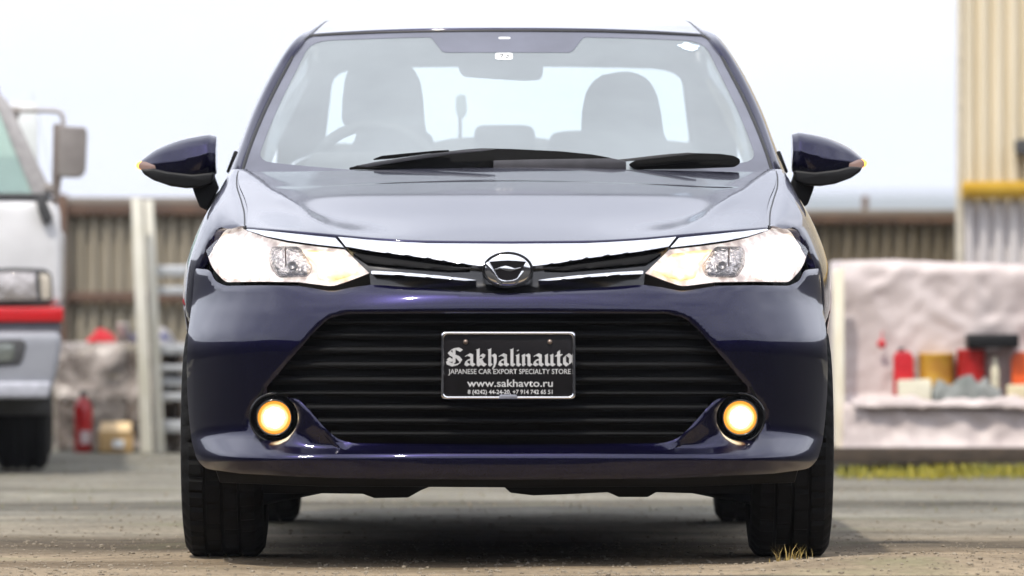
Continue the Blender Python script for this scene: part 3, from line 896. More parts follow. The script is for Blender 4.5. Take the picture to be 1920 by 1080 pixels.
from_bm('headliner', grid_bm([[Vector((p.x * 1.035, p.y + .02, p.z - .035)) for p in r] for r in rows[2:]]), M['liner'], car)
ditch = [p + Vector((-.004, .0, -.001)) for p in RI]
for sx in (1, -1):
    from_bm('roof_moulding', tube([Vector((p.x * sx, p.y, p.z)) for p in ditch], .0045, 6), M['seal'], roof)

# ---- side windows
for sx in (1, -1):
    rws = []
    for k in range(30):
        t = k / 29
        Y = 16.80 + (18.80 - 16.80) * t
        top = min(O[4:], key=lambda p: abs(p.y - Y)) if Y > 17.3 else min(O, key=lambda p: abs(p.y - Y))
        bt = Vector((.742 - TP(Y), Y, 1.012))
        tp = Vector((top.x - .008, Y, max(top.z - .004, 1.014)))
        if Y > 18.60: tp = Vector((.60 + (Y - 18.60) * .42, Y, 1.352 - (Y - 18.60) * .55))
        rws.append([Vector((sx * p.x, p.y, p.z)) for p in (bt, bt.lerp(tp, .35) + Vector((.010, 0, 0)), bt.lerp(tp, .7) + Vector((.008, 0, 0)), tp)])
    from_bm('side_window', grid_bm(rws), M['rear_glass'], car)
    pts = [Vector((sx * .742, 17.96, 1.01)), Vector((sx * .692, 17.96, 1.21)), Vector((sx * .585, 17.95, 1.40))]
    b = bmesh.new()
    for a, c in zip(pts, pts[1:]):
        add_box(b, (a + c) / 2, (.03, .10, (c - a).length + .01), Matrix.Rotation(-math.atan2(c.x - a.x, c.z - a.z) * -1, 3, 'Y'), 0)
    from_bm('door_pillar', b, M['gloss_black'], car, False)
    # small black corner piece of the door ahead of the window glass
    slab('mirror_patch', [(CX + sx * a, b_) for a, b_ in ((497, 315), (507, 283), (512, 283), (527, 322), (522, 326))], 16.80, .02, M['black'], car, .002)

# ---- rear window, rear pillars, boot
def rw_pt(t, v):
    a = abs(v)
    w = .535 + .050 * t
    return Vector((v * w, 18.63 + .56 * t - .05 * a * a, 1.392 - .258 * t - .012 * a ** 2.5))
from_bm('rear_window', grid_bm([[rw_pt(i / 12, -1 + 2 * j / 30) for j in range(31)] for i in range(13)]), M['rear_glass'], car)
lift('rear_border', [Vector(p) for p in rr(-1, 0, 1, 1, .02)], lambda u, v, d: rw_pt(v, u) + Vector((0, -.008, -.004)), M['black'], car,
     holes=[fillet([(-.97, .95, .12), (.97, .95, .12), (.97, .07, .16), (-.97, .07, .16)], .1)], step=.04)
for sx in (1, -1):
    rws = []
    for k in range(14):
        t = -.14 + k / 13 * 1.14
        a = rw_pt(t, 1.0); c = Vector((pchip([0, .4, 1], [.600, .690, .722])(t), 18.62 + .63 * t, 1.356 - .316 * t))
        m_ = a.lerp(c, .5) + Vector((.012, .006, .012))
        rws.append([Vector((sx * p.x, p.y, p.z)) for p in crom([a, m_, c], 7)])
    b = grid_bm(rws)
    from_bm('rear_pillar', b, PAINT, car)
rows = []
for (Y, Z, w) in ((19.17, 1.138, .62), (19.25, 1.120, .66), (19.45, 1.105, .665), (19.6, 1.085, .655), (19.645, 1.05, .645), (19.66, .95, .64), (19.66, .72, .63)):
    rows.append([Vector((v * w, Y - .05 * abs(v) ** 3, Z - .03 * abs(v) ** 3)) for v in np.linspace(-1, 1, 25)])
bl = from_bm('boot_lid', grid_bm(loft(rows, 25, 30)), PAINT, car)
rows = [[Vector((v * w, Y - .10 * abs(v) ** 4, Z)) for v in np.linspace(-1, 1, 25)] for (Y, Z, w) in ((19.64, .73, .76), (19.71, .66, .77), (19.74, .55, .78), (19.73, .40, .78), (19.68, .27, .765), (19.6, .24, .75))]
from_bm('rear_bumper', grid_bm(rows), PAINT, car)
for sx in (1, -1):
    b = bmesh.new(); add_box(b, (sx * .66, 19.60, .86), (.16, .14, .20), None, .03)
    from_bm('tail_lamp', b, pmat('red_tail_lens', (.35, .01, .01), .15, coat=.8), car, True, 30)

from_bm('header_trim', tube([rw_pt(-.02, v) + Vector((0, -.01, -.004)) for v in np.linspace(-1.06, 1.06, 31)], .024, 8), M['trim'], car)
# ---- cabin
bm = bmesh.new()
prof = [(16.46, .60), (16.46, .985), (16.62, 1.012), (16.85, 1.030), (17.02, 1.020), (17.10, .97), (17.08, .80), (16.95, .60)]
for xs_ in (-.70, .70):
    pass
rows = [[Vector((x, p[0] + .05 * (abs(x) / .7) ** 3 * (1 if k in (0, 1) else 0), p[1] - .012 * (abs(x) / .7) ** 2)) for k, p in enumerate(prof)] for x in np.linspace(-.70, .70, 15)]
dash = from_bm('dashboard', grid_bm(rows, bm), M['trim'], car)
b = bmesh.new(); add_box(b, (-.37, 16.98, 1.045), (.34, .14, .05), None, .02); from_bm('instrument_hood', b, M['trim'], dash, True, 30)
# steering wheel on the right-hand-drive side (left in the picture)
b = bmesh.new()
rot = Matrix.Rotation(R(-24), 4, 'X')
swc = Vector((-.37, 17.20, .985))
ring = [swc + rot @ Vector((.185 * math.cos(a), 0, .185 * math.sin(a))) for a in np.linspace(0, 2 * math.pi, 37)]
tube(ring, .016, 8, False, b)
for a in (R(200), R(270), R(340)):
    tube([swc, swc + rot @ Vector((.18 * math.cos(a), 0, .18 * math.sin(a)))], .018, 6, True, b)
from_bm('steering_wheel', b, M['trim'], car)
# front seats
drv = [(600, 330), (640, 285), (662, 268), (668, 250), (668, 241), (655, 241), (644, 234), (640, 222), (641, 185), (645, 150), (652, 128), (664, 116), (690, 110), (740, 110), (764, 117), (778, 132), (787, 150), (792, 180), (795, 222), (798, 245), (806, 272), (816, 300), (818, 330)]
pas = [(1072, 330), (1084, 290), (1090, 255), (1092, 205), (1099, 173), (1111, 151), (1130, 139), (1160, 133), (1178, 132), (1204, 138), (1222, 153), (1234, 180), (1241, 215), (1245, 250), (1256, 272), (1275, 285), (1295, 330)]
for o in (drv, pas):
    s = slab('front_seat', o, 17.55, .11, M['seat'], car, .028, .18, 3)
    xm = (W(o[0][0], 0, 17.55).x + W(o[-1][0], 0, 17.55).x) / 2
    b = bmesh.new(); add_box(b, (xm, 17.36, .52), (.50, .50, .16), None, .05); from_bm('seat_cushion', b, M['seat'], s, True, 30)
b = bmesh.new(); add_box(b, (0, 18.72, .80), (1.24, .16, .60), Matrix.Rotation(R(-14), 3, 'X'), .05)
rs = from_bm('rear_seat', b, M['seat'], car, True, 30)
for o in ([(889, 300), (889, 245), (896, 236), (910, 234), (980, 234), (995, 236), (1003, 246), (1004, 300)], [(1026, 300), (1029, 262), (1036, 250), (1060, 245), (1100, 244), (1150, 246), (1160, 256), (1165, 300)],
          [(690, 300), (694, 262), (704, 250), (730, 244), (800, 246), (812, 256), (816, 300)]):
    slab('headrest', o, 18.66, .09, M['seat'], rs, .02, 0)
slab('parcel_shelf', [(585, 345), (590, 272), (640, 268), (700, 272), (805, 268), (850, 259), (880, 257), (960, 255), (1010, 258), (1060, 266), (1240, 262), (1300, 268), (1310, 345)], 18.95, .18, M['trim'], car, .006)
b = bmesh.new()
pm = slab('parking_mirror', fillet([(855, 181, 6), (862, 177, 4), (873, 177, 4), (875, 200), (875, 214, 6), (866, 224, 6), (860, 224, 4), (854, 205)], 3), 19.02, .03, pmat('grey_green_mirror', (.13, .17, .155), .5), car, .006)
from_bm('mirror_stem', tube([W(862.5, 222, 19.035), W(863, 245, 19.035), W(862, 268, 19.035)], .0055, 8), M['trim'], pm)
# interior mirror
im = slab('rear_view_mirror', fillet([(859, 104, 6), (1018, 104, 6), (1018, 138), (1013, 149, 8), (985, 151), (900, 146, 8), (868, 143, 10), (860, 130)], 4), 17.16, .035, M['trim'], car, .008)
from_bm('mirror_arm', tube([W(945, 120, 17.175), W(945, 88, 17.16)], .012, 8), M['trim'], im)
# sun visors
for x0, x1 in ((600, 800), (1095, 1290)):
    slab('sun_visor', fillet([(x0, 84, 6), (x1, 80, 6), (x1, 104, 8), (x0, 108, 8)], 5), 17.36, .02, M['liner'], car, .006)

# ---- cowl and wipers
bm = bmesh.new()
rows = []
for j in range(41):
    v = -1 + 2 * j / 40
    Yr = 16.445 + .11 * abs(v) ** 3
    z = hood_z(v * .7, Yr)
    rows.append([Vector((v * .70, Yr + .012, z - .055)), Vector((v * .70, Yr + .05, z - .012 - .01 * abs(v))), Vector((v * .70, Yr + .09, z - .004 - .01 * abs(v))), Vector((v * .70, Yr + .20, z - .10))])
from_bm('cowl', grid_bm(rows), M['black'], car)
wa = slab('wiper', fillet([(655, 314), (700, 304), (790, 290), (868, 280), (900, 277.5), (955, 278.5), (1050, 283), (1110, 289), (1140, 294.5), (1158, 299), (1158, 318), (655, 318)], 6), 16.475, .02, M['wiper_black'], car, .004, .5)
slab('blade', fillet([(700, 298), (716, 292), (760, 287.5), (815, 282.5), (842, 281), (842, 284.5), (800, 288.5), (740, 297), (700, 300)], 2), 16.470, .012, M['wiper_black'], wa, .0015)
slab('arm', fillet([(665, 311), (720, 301), (800, 289), (870, 281), (900, 279), (930, 280), (900, 283.5), (840, 290), (760, 302), (690, 313)], 3), 16.458, .012, pmat('grey_wiper_arm', (.05, .05, .058), .35), wa, .003)
slab('spindle_cap', fillet([(886, 318), (902, 303, 6), (922, 300), (925, 318)], 3), 16.452, .02, M['wiper_black'], wa, .004)
slab('linkage_cover', fillet([(925, 318), (925, 301), (1000, 299), (1150, 297, 2), (1174, 302, 3), (1174, 318)], 2), 16.456, .02, pmat('dark_grey_cowl', (.06, .058, .065), .3), wa, .004)
wb = slab('wiper', fillet([(1178, 308), (1196, 298), (1232, 291), (1262, 287.5), (1300, 286.5), (1350, 288), (1376, 291.5), (1388, 298, 5), (1388, 306, 5), (1378, 313, 5), (1300, 316), (1190, 318)], 5), 16.50, .03, M['wiper_black'], car, .008, .4, 3)
slab('arm', fillet([(1140, 301), (1180, 297), (1240, 290), (1290, 286), (1310, 288), (1250, 294), (1190, 301), (1150, 305)], 3), 16.485, .012, M['trim'], wb, .003)
slab('blade', fillet([(1195, 309), (1290, 298), (1370, 298), (1382, 302), (1290, 303), (1200, 313)], 2), 16.487, .01, M['wiper_black'], wb, .002)

# ---- door mirrors
def mirror(sx, xin, xout, ytop, dy):
    """xin/xout: pixel columns of the inner and outer end"""
    c = empty('door_mirror', (W(xin, 300, 16.68).x, 16.68, W(xin, 300, 16.68).z)); c.parent = car; c.matrix_parent_inverse = world_of(car).inverted()
    rows = []
    T = [0, .03, .1, .25, .45, .65, .82, .93, .985, 1]
    top = pchip([0, .03, .10, .25, .45, .65, .82, .93, 1], [256, 252.5, 251, 254, 260, 270, 282, 294, 302])
    bot = pchip([0, .05, .25, .5, .7, .85, .95, 1], [325, 329, 345, 349, 343, 333, 322, 314])
    for t in list(np.linspace(0, .1, 5)) + list(np.linspace(.14, .9, 20)) + list(np.linspace(.92, 1, 8)):
        px = xin + (xout - xin) * t
        yt, yb = top(t) + dy, bot(t) + dy
        sweep = .10 * t ** 2.2          # outer end swept back
        d = .135 * (1 - t ** 3 * .72) * (1 - .25 * math.exp(-(t / .03) ** 2))
        Y0 = 16.62 + sweep
        zt = CAMZ + (HY - yt) * 16.65 / FPX; zb = CAMZ + (HY - yb) * 16.65 / FPX
        zc = zb + (zt - zb) * .56
        X = (px - CX) * 16.65 / FPX
        f0 = .018 * math.exp(-(t / .06) ** 2)
        sec = [(d, zb + (zt - zb) * .12), (d, zb + (zt - zb) * .5), (d, zt - (zt - zb) * .10), (d * .85, zt - (zt - zb) * .015), (d * .6, zt), (d * .42, zt - (zt - zb) * .03),
               (d * .24, zt - (zt - zb) * .12), (d * .10, zt - (zt - zb) * .25), (d * .02, zc + (zt - zb) * .02), (d * .0, zc), (d * .005, zc - (zt - zb) * .05),
               (d * .05, zb + (zt - zb) * .28), (d * .14, zb + (zt - zb) * .12), (d * .32, zb + (zt - zb) * .02), (d * .6, zb)]
        rows.append([Vector((X, Y0 + f0 + a, b_)) for a, b_ in sec])
    bm = grid_bm(rows, closed=True)
    bm.verts.ensure_lookup_table()
    n = len(rows[0])
    bm.faces.new(list(bm.verts)[:n]); bm.faces.new(list(bm.verts)[-n:])
    bmesh.ops.recalc_face_normals(bm, faces=bm.faces)
    sh = from_bm('mirror_shell', bm, PAINT, c, True, 48)
    # black lower skirt
    sk = [(0.02, 323), (.3, 327), (.62, 322), (.80, 316), (.955, 318), (.93, 326), (.8, 338), (.6, 348), (.4, 352), (.2, 351), (.05, 344)]
    slab('lower_shell', [(xin + (xout - xin) * a, b_ + dy) for a, b_ in sk], 16.618, .10, M['black'], c, .012, 0, 3)
    # amber repeater at the tip
    lp = [(.70, 316), (.80, 309), (.90, 303), (.955, 303), (.985, 307), (.985, 316), (.95, 318)]
    ts = slab('turn_signal', fillet([(xin + (xout - xin) * a, b_ + dy, 2) for a, b_ in lp], 2), 16.680, .04, M['amber_dim'], c, .004)
    lq = [(.935, 303), (.97, 302), (1.02, 307), (1.02, 313), (.98, 318), (.945, 317)]
    slab('bulb', fillet([(xin + (xout - xin) * a, b_ + dy, 3) for a, b_ in lq], 3), 16.700, .03, M['amber'], ts, .005)
    # stalk and foot on the door
    st = [(.02, 322), (.34, 340), (.22, 372), (.10, 394), (.22, 391), (.31, 362)]
    q = lambda u, y: (xin + (xin - xout) / 146 * u, y + dy)
    slab('stalk', fillet([q(-46, 340), q(-4, 326), q(-2, 334), q(5, 352), q(-3, 366), q(-18, 394), q(-30, 388), q(-42, 358)], 4), 16.68, .06, M['black'], c, .012, 0, 3)
    slab('foot', fillet([q(32, 326), q(36, 330), q(28, 348), q(16, 372), q(6, 394), q(-2, 420), q(-12, 404), q(-20, 390), q(2, 362), q(14, 350), q(24, 331)], 4), 16.72, .05, M['trim'], c, .008, 0, 3)
mirror(-1, 404.5, 258, 250, 0)
mirror(1, 1486.5, 1623, 246, -4)

# ---- wheels
def tyre_prof(w):
    r = .305
    pts = [(.195, -.40), (.215, -.49), (.25, -.515), (.278, -.495), (.294, -.44)]
    g = []
    for x in (-.40, -.23, -.20, -.03, .0 + .03, .20, .23, .40):
        pass
    tread = [(r - .003, -.40), (r, -.30), (r, -.235), (r - .009, -.23), (r - .009, -.195), (r, -.19), (r, -.025), (r - .009, -.02), (r - .009, .02), (r, .025), (r, .19), (r - .009, .195), (r - .009, .23), (r, .235), (r, .30), (r - .003, .40)]
    p = pts + tread + [(a, -b) for a, b in reversed(pts)]
    return [(a, b * w) for a, b in p]
def wheel(cx, cy, sx):
    c = empty('wheel', (cx, cy, .305)); c.parent = car; c.matrix_parent_inverse = world_of(car).inverted()
    tb = lathe(tyre_prof(.205), 'X', 168, (cx, cy, .305))
    for v in tb.verts:                      # cross grooves in the shoulder ribs
        d = Vector((0, v.co.y - cy, v.co.z - .305)); rr_ = d.length
        k_ = int(round(math.atan2(d.z, d.y) / (2 * math.pi) * 168)) % 168
        lx = abs(v.co.x - cx) / .205
        if rr_ > .290 and lx > .232 and k_ % 4 == 0: d *= (rr_ - .008) / rr_; v.co.y, v.co.z = cy + d.y, .305 + d.z
        elif rr_ > .300 and .02 < lx < .195 and (k_ + (1 if v.co.x > cx else 3)) % 6 == 0: d *= (rr_ - .006) / rr_; v.co.y, v.co.z = cy + d.y, .305 + d.z
    from_bm('tyre', tb, M['rubber'], c, True, 30)
    b = lathe([(.20, -.08), (.205, -.085), (.195, -.06), (.19, .08), (.20, .09)], 'X', 48, (cx, cy, .305))
    for k in range(5):
        a = 2 * math.pi * k / 5
        d = Vector((0, math.cos(a), math.sin(a)))
        tube([Vector((cx + sx * .075, cy, .305)) + d * .03, Vector((cx + sx * .085, cy, .305)) + d * .12, Vector((cx + sx * .075, cy, .305)) + d * .195], [.030, .022, .026], 8, True, b)
    bmesh.ops.create_uvsphere(b, u_segments=14, v_segments=8, radius=.05, matrix=Matrix.Translation((cx + sx * .07, cy, .305)) @ Matrix.Diagonal((.5, 1, 1, 1)))
    from_bm('rim', b, M['alloy'], c, True, 40)
    from_bm('brake_disc', lathe([(0, .0), (.13, .0), (.13, .02), (0, .02)], 'X', 32, (cx - sx * .03, cy, .305)), pmat('brake_steel', (.25, .24, .23), .4, .9), c)
for sx in (1, -1):
    wheel(sx * .7315, 16.1, sx); wheel(sx * .7300, 18.7, sx)
for o_ in [q for q in COL.objects if q.name.split('.')[0] == 'wheel']: o_.location.z -= .005      # the tyres settle into the gravel

# ---- underbody
ub = box('underbody', (0, 17.55, .285), (1.22, 3.9, .12), M['black'], car, .02)
prof = [(470, 885), (470, 926), (600, 925), (680, 926), (702, 934), (765, 933), (790, 919), (820, 907), (850, 900), (860, 894), (868, 895), (876, 907), (905, 909), (913, 898), (930, 897), (940, 908), (957, 924), (1000, 929), (1060, 927), (1140, 923), (1160, 932), (1215, 932), (1230, 923), (1300, 925), (1432, 925), (1432, 885)]
box('floor_pan', (0, 17.4, .30), (1.58, 1.72, .05), M['black'], ub, .01)
box('rear_floor', (0, 19.3, .34), (1.46, .50, .05), M['black'], ub, .01)
slab('crossmember', prof, 16.0, .35, M['black'], ub, .003)
slab('splash_shield', [(400, 868), (1500, 868), (1490, 905), (1300, 912), (950, 914), (600, 912), (412, 905)], 15.66, .03, M['black'], ub, .004)
for sx in (1, -1):
    b = bmesh.new()
    tube([(sx * .25, 16.1, .22), (sx * .48, 16.12, .19), (sx * .64, 16.12, .17)], [.03, .028, .04], 8, True, b)
    from_bm('control_arm', b, M['black'], ub)
    # inner wheel housings
    for cy in (16.1, 18.7):
        b = bmesh.new()
        r1 = [[Vector((x, cy + .35 * math.cos(a), .305 + .35 * math.sin(a))) for x in (sx * .58, sx * .80)] for a in np.linspace(R(-5), R(185), 20)]
        grid_bm(r1, b)
        add_box(b, (sx * .5825, cy, .48), (.01, .68, .40))
        bmesh.ops.remove_doubles(b, verts=b.verts, dist=.0001)
        from_bm('wheel_housing', b, M['black'], ub, False)
from_bm('rear_axle', tube([(-.62, 18.7, .29), (-.3, 18.66, .27), (.3, 18.66, .27), (.62, 18.7, .29)], .045, 10), M['black'], ub)
from_bm('silencer', lathe([(0, -.22), (.08, -.21), (.09, -.18), (.09, .18), (.08, .21), (0, .22)], 'X', 24, (.30, 19.35, .30)), pmat('dull_steel', (.2, .19, .18), .5, .8), ub)
# firewall and radiator block so that no light leaks through the nose
slab('radiator', [(560, 470), (1340, 470), (1340, 880), (560, 880)], 15.62, .06, M['black'], car, .004)
box('firewall', (0, 16.44, .62), (1.30, .03, .70), M['black'], car, .002)

# ---- licence plate
pY = FD(0, 640) - .012
lp = slab('license_plate', fillet([(829, 624, 6), (1077, 624, 6), (1077, 746, 6), (829, 746, 6)], 6), pY, .006, M['plate_black'], car, .001)
rows = []
outl = fillet([(826.5, 621.5, 9), (1079.5, 621.5, 9), (1079.5, 748.5, 9), (826.5, 748.5, 9)], 9, 6)
cxp, cyp = 953, 685
ring = []
for p in outl:
    d = Vector((p[0] - cxp, p[1] - cyp))
    inx = p[0] - math.copysign(min(6.5, abs(d.x)), d.x) * 1.0; iny = p[1] - math.copysign(min(6.0, abs(d.y)), d.y)
    a, c = W(p[0], p[1], pY), W(inx, iny, pY)
    ring.append([a + Vector((0, .008, 0)), a + Vector((0, -.003, 0)), a.lerp(c, .3) + Vector((0, -.008, 0)), a.lerp(c, .7) + Vector((0, -.008, 0)), c + Vector((0, -.003, 0)), c + Vector((0, .001, 0))])
ring.append(ring[0])
from_bm('plate_frame', grid_bm(ring), M['chrome'], lp)
slab('frame_badge', fillet([(937, 740, 3), (969, 740, 3), (971, 747.5), (935, 747.5)], 2), pY - .0085, .004, pmat('grey_badge', (.30, .31, .36), .4, .5), lp, .0008)
for px, py in ((873, 641), (1031, 641)):
    c = W(px, py, pY)
    from_bm('plate_bolt', lathe([(0, -.006), (.004, -.0055), (.0062, -.002), (.0065, .001)], 'Y', 16, c), pmat('plate_bolt_steel', (.3, .24, .2), .45, .9), lp)

# broad-nib lettering for the top line
G = {
 'S': (1.30, [[(1.12, 1.30), (.80, 1.48), (.40, 1.40), (.18, 1.18), (.36, .95), (.85, .72), (1.08, .42), (.92, .14), (.50, .02), (.10, .20)], [(.10, .20), (.05, .42)], [(.55, 1.45), (.55, .20)], [(.10, .62), (.42, .40)]]),
 'a': (.88, [[(.12, .80), (.38, .97), (.62, .86), (.62, .16), (.80, .02)], [(.60, .56), (.24, .44), (.16, .18), (.36, .03), (.60, .20)]]),
 'k': (.90, [[(.10, 1.38), (.24, 1.42), (.24, .12), (.38, .02)], [(.24, .62), (.50, .95), (.70, .84), (.62, .62), (.30, .52)], [(.42, .52), (.58, .16), (.80, .02)]]),
 'h': (.84, [[(.10, 1.38), (.24, 1.42), (.24, .12), (.36, .02)], [(.24, .76), (.52, .96), (.66, .80), (.66, .16), (.52, -.22), (.46, -.30)]]),
 'l': (.46, [[(.10, 1.38), (.24, 1.42), (.24, .12), (.40, .02)]]),
 'i': (.46, [[(.08, .86), (.24, .95), (.24, .12), (.40, .02)], [(.18, 1.28), (.30, 1.36)]]),
 'n': (.90, [[(.08, .86), (.22, .95), (.22, .10), (.30, .03)], [(.22, .78), (.50, .96), (.64, .84), (.64, .12), (.80, .02)]]),
 'u': (.90, [[(.08, .86), (.22, .95), (.22, .16), (.40, .03), (.62, .22)], [(.50, .88), (.64, .95), (.64, .14), (.80, .02)]]),
 't': (.58, [[(.26, 1.26), (.26, .14), (.42, .02), (.52, .10)], [(.06, .90), (.48, .90)]]),
 'o': (.78, [[(.38, .97), (.14, .76), (.14, .24), (.36, .03), (.60, .22), (.60, .78), (.38, .97)]]),
}
def nib_text(txt, x0, x1, ybase, xh, parent):
    tot = sum(G[c][0] for c in txt)
    s = (x1 - x0) / tot
    bm = bmesh.new()
    x = x0; lay = 0
    nw = .30
    n = Vector((math.cos(R(42)), math.sin(R(42)))) * nw * .5
    for ch in txt:
        w, strokes = G[ch]
        for st in strokes:
            for a, b in zip(st, st[1:]):
                A, B = Vector(a), Vector(b)
                d = (B - A)
                if d.length: A = A - d.normalized() * .015; B = B + d.normalized() * .015
                q = [A - n, A + n, B + n, B - n]
                if abs(d.cross(n)) < .01:
                    e = Vector((-n.y, n.x)).normalized() * .03
                    q = [A - e, A + e, B + e, B - e]
                lay = (lay + 1) % 40
                vs = [bm.verts.new(W(x + p.x * s, ybase - p.y * xh, pY) + Vector((0, -.0006 - lay * .00004, 0))) for p in q]
                bm.faces.new(vs)
        x += w * s
    bmesh.ops.recalc_face_normals(bm, faces=bm.faces)
    return from_bm('lettering', bm, M['plate_text'], parent, False)
nib_text('Sakhalinauto', 838, 1074, 685.5, 21.5, lp)
def sans_text(txt, x0, x1, ybase, cap, parent, bold=0.0):
    cu = bpy.data.curves.new('lettering', 'FONT')
    cu.body = txt; cu.size = 1.0; cu.resolution_u = 3; cu.offset = bold
    o = bpy.data.objects.new('lettering', cu); COL.objects.link(o)
    bpy.context.view_layer.update()
    me = bpy.data.meshes.new_from_object(o.evaluated_get(bpy.context.evaluated_depsgraph_get()))
    COL.objects.unlink(o); bpy.data.objects.remove(o); bpy.data.curves.remove(cu)
    co = np.array([v.co[:] for v in me.vertices])
    w0, w1 = co[:, 0].min(), co[:, 0].max()
    ch = .70
    for v in me.vertices:
        px = x0 + (v.co.x - w0) / (w1 - w0) * (x1 - x0)
        py = ybase - v.co.y / ch * cap
        p = W(px, py, pY); v.co = (p.x, p.y - .0012, p.z)
    me.update()
    return link('lettering', me, M['plate_text'], parent)
sans_text('JAPANESE CAR EXPORT SPECIALTY STORE', 840.5, 1070, 701, 9.2, lp, .008)
sans_text('www.sakhavto.ru', 876, 1036.5, 725, 13.5, lp, .012)
sans_text('8 (4242) 44-24-20, +7 914 742 65 51', 877, 1036, 738.5, 7.6, lp, .022)

# ================================================================== BACKGROUND
STEEL = pmat('galvanised_steel', (.46, .48, .50), .45, .55, scale=14, var=.15)
BROWN = pmat('brown_painted_steel', (.075, .045, .032), .7, scale=9, col2=(.13, .075, .05))

def corr_sheet(name, x0, x1, z0, z1, Y, pitch, amp, mat, parent, ph=0.0):
    n = int((x1 - x0) / pitch * 8)
    rows = []
    for i in range(n + 1):
        x = x0 + (x1 - x0) * i / n
        q_ = math.sin(2 * math.pi * (x - ph) / pitch); y = Y + amp * max(-1, min(1, q_ * 2.4))
        rows.append([Vector((x, y, z0)), Vector((x, y, (z0 + z1) / 2)), Vector((x, y, z1))])
    return from_bm(name, grid_bm(rows), mat, parent)

def fence(x0, x1, ztop, Y, mat, rails, label, cap):
    f = empty('corrugated_fence', ((x0 + x1) / 2, Y, 0), label, 'fence')
    wd = .80
    n = max(1, int(round((x1 - x0) / wd))); wd = (x1 - x0) / n
    for i in range(n):
        corr_sheet('sheet', x0 + i * wd, x0 + (i + 1) * wd + .02, .02, ztop, Y + .006 * (i % 2), .064, .018, mat, f, i * wd)
    for (z, hgt) in rails:
        box('rail', ((x0 + x1) / 2, Y - .035, z), (x1 - x0, .04, hgt), BROWN, f, .004)
    box('cap_strip', ((x0 + x1) / 2, Y + .004, ztop - cap / 2 + .006), (x1 - x0 + .02, .05, cap), pmat('faded_cap_steel', (.22, .195, .165), .6, scale=6), f, .004)
    k = x0 + .03
    while k < x1 + .01:
        box('post', (k, Y + .06, ztop / 2), (.06, .06, ztop), BROWN, f, .004); k += (x1 - x0 - .06) / max(1, round((x1 - x0) / 1.9))
    return f
YF = 30.0
def zf(py, Y=YF): return CAMZ + (HY - py) * Y / FPX
FM1 = pmat('weathered_fence_sheet', (.255, .225, .17), .75, .1, scale=3.5, col2=(.33, .295, .23), stretch=(3, 1, .6))
FM2 = pmat('dark_fence_sheet', (.12, .10, .068), .75, .1, scale=3.5, col2=(.165, .14, .10), stretch=(3, 1, .6))
fence(-4.2, -.05, zf(372), YF, FM1, [(zf(394), .05), (zf(557), .052)], 'tan corrugated metal fence behind the truck and the plastic wrapped pile', .036)
f2 = fence(-.02, 2.42, zf(395, 30.4), 30.4, FM2, [(zf(412, 30.4), .034), (zf(560, 30.4), .05)], 'dark brown corrugated metal fence running up to the tall cream wall', .028)
# darker stanchion seen beside the truck
box('stanchion', (W(118, 500, 29.93).x, 29.93, .6), (.04, .04, 1.18), BROWN, bpy.data.objects['corrugated_fence'], .004)
b = tube([(W(1622, 400, 31).x, 31, 0), (W(1622, 367, 31).x, 31, zf(367, 31))], .016, 10)
tag(from_bm('steel_pole', b, BROWN), 'thin dark pole sticking up behind the dark brown fence', 'pole')

# tall corrugated building on the right
YB, YB_P = 28.0, .068
bd = empty('warehouse', (4.5, 28, 0), 'tall cream corrugated metal building with a yellow band at the right edge', 'building')
CREAM = pmat('cream_wall_sheet', (.66, .58, .42), .6, .1, scale=2.5, col2=(.76, .68, .52), stretch=(4, 1, .35))
PALE = pmat('pale_grey_wall_sheet', (.58, .55, .55), .6, .1, scale=2.5, col2=(.68, .65, .64), stretch=(4, 1, .35))
xb0 = W(1802, 0, YB).x
for i in range(5):
    corr_sheet('wall_sheet', xb0 + i * .9, xb0 + (i + 1) * .9 + .01, zf(378, YB), 4.6, YB + .004 * (i % 2), YB_P, .024, CREAM, bd)
    corr_sheet('lower_wall_sheet', xb0 + i * .9, xb0 + (i + 1) * .9 + .01, 0, zf(374, YB), YB + .012 + .004 * (i % 2), YB_P, .022, PALE, bd)
box('corner_trim', (xb0 - .006, YB + .02, 2.3), (.03, .05, 4.6), pmat('cream_corner_trim', (.66, .61, .50), .6), bd, .004)
box('side_wall', (xb0 + .215, YB + 2.48, 2.3), (.02, 4.9, 4.6), CREAM, bd, 0, R(-5))
box('roof', (xb0 + 2.5, YB + 2.6, 4.63), (4.6, 5.1, .06), STEEL, bd, .004)
b = tube([(xb0 + .0, YB - .06, zf(357, YB)), (xb0 + 4.4, YB - .06, zf(357, YB) + .06)], .040, 14)
from_bm('yellow_pipe', b, pmat('yellow_painted_pipe', (.62, .36, .03), .45, scale=7, col2=(.75, .48, .06)), bd)
lampb = slab('wall_lamp', fillet([(1906, 262, 4), (1940, 258, 4), (1940, 290, 4), (1908, 288, 6)], 4), YB - .15, .14, M['trim'], bd, .02)

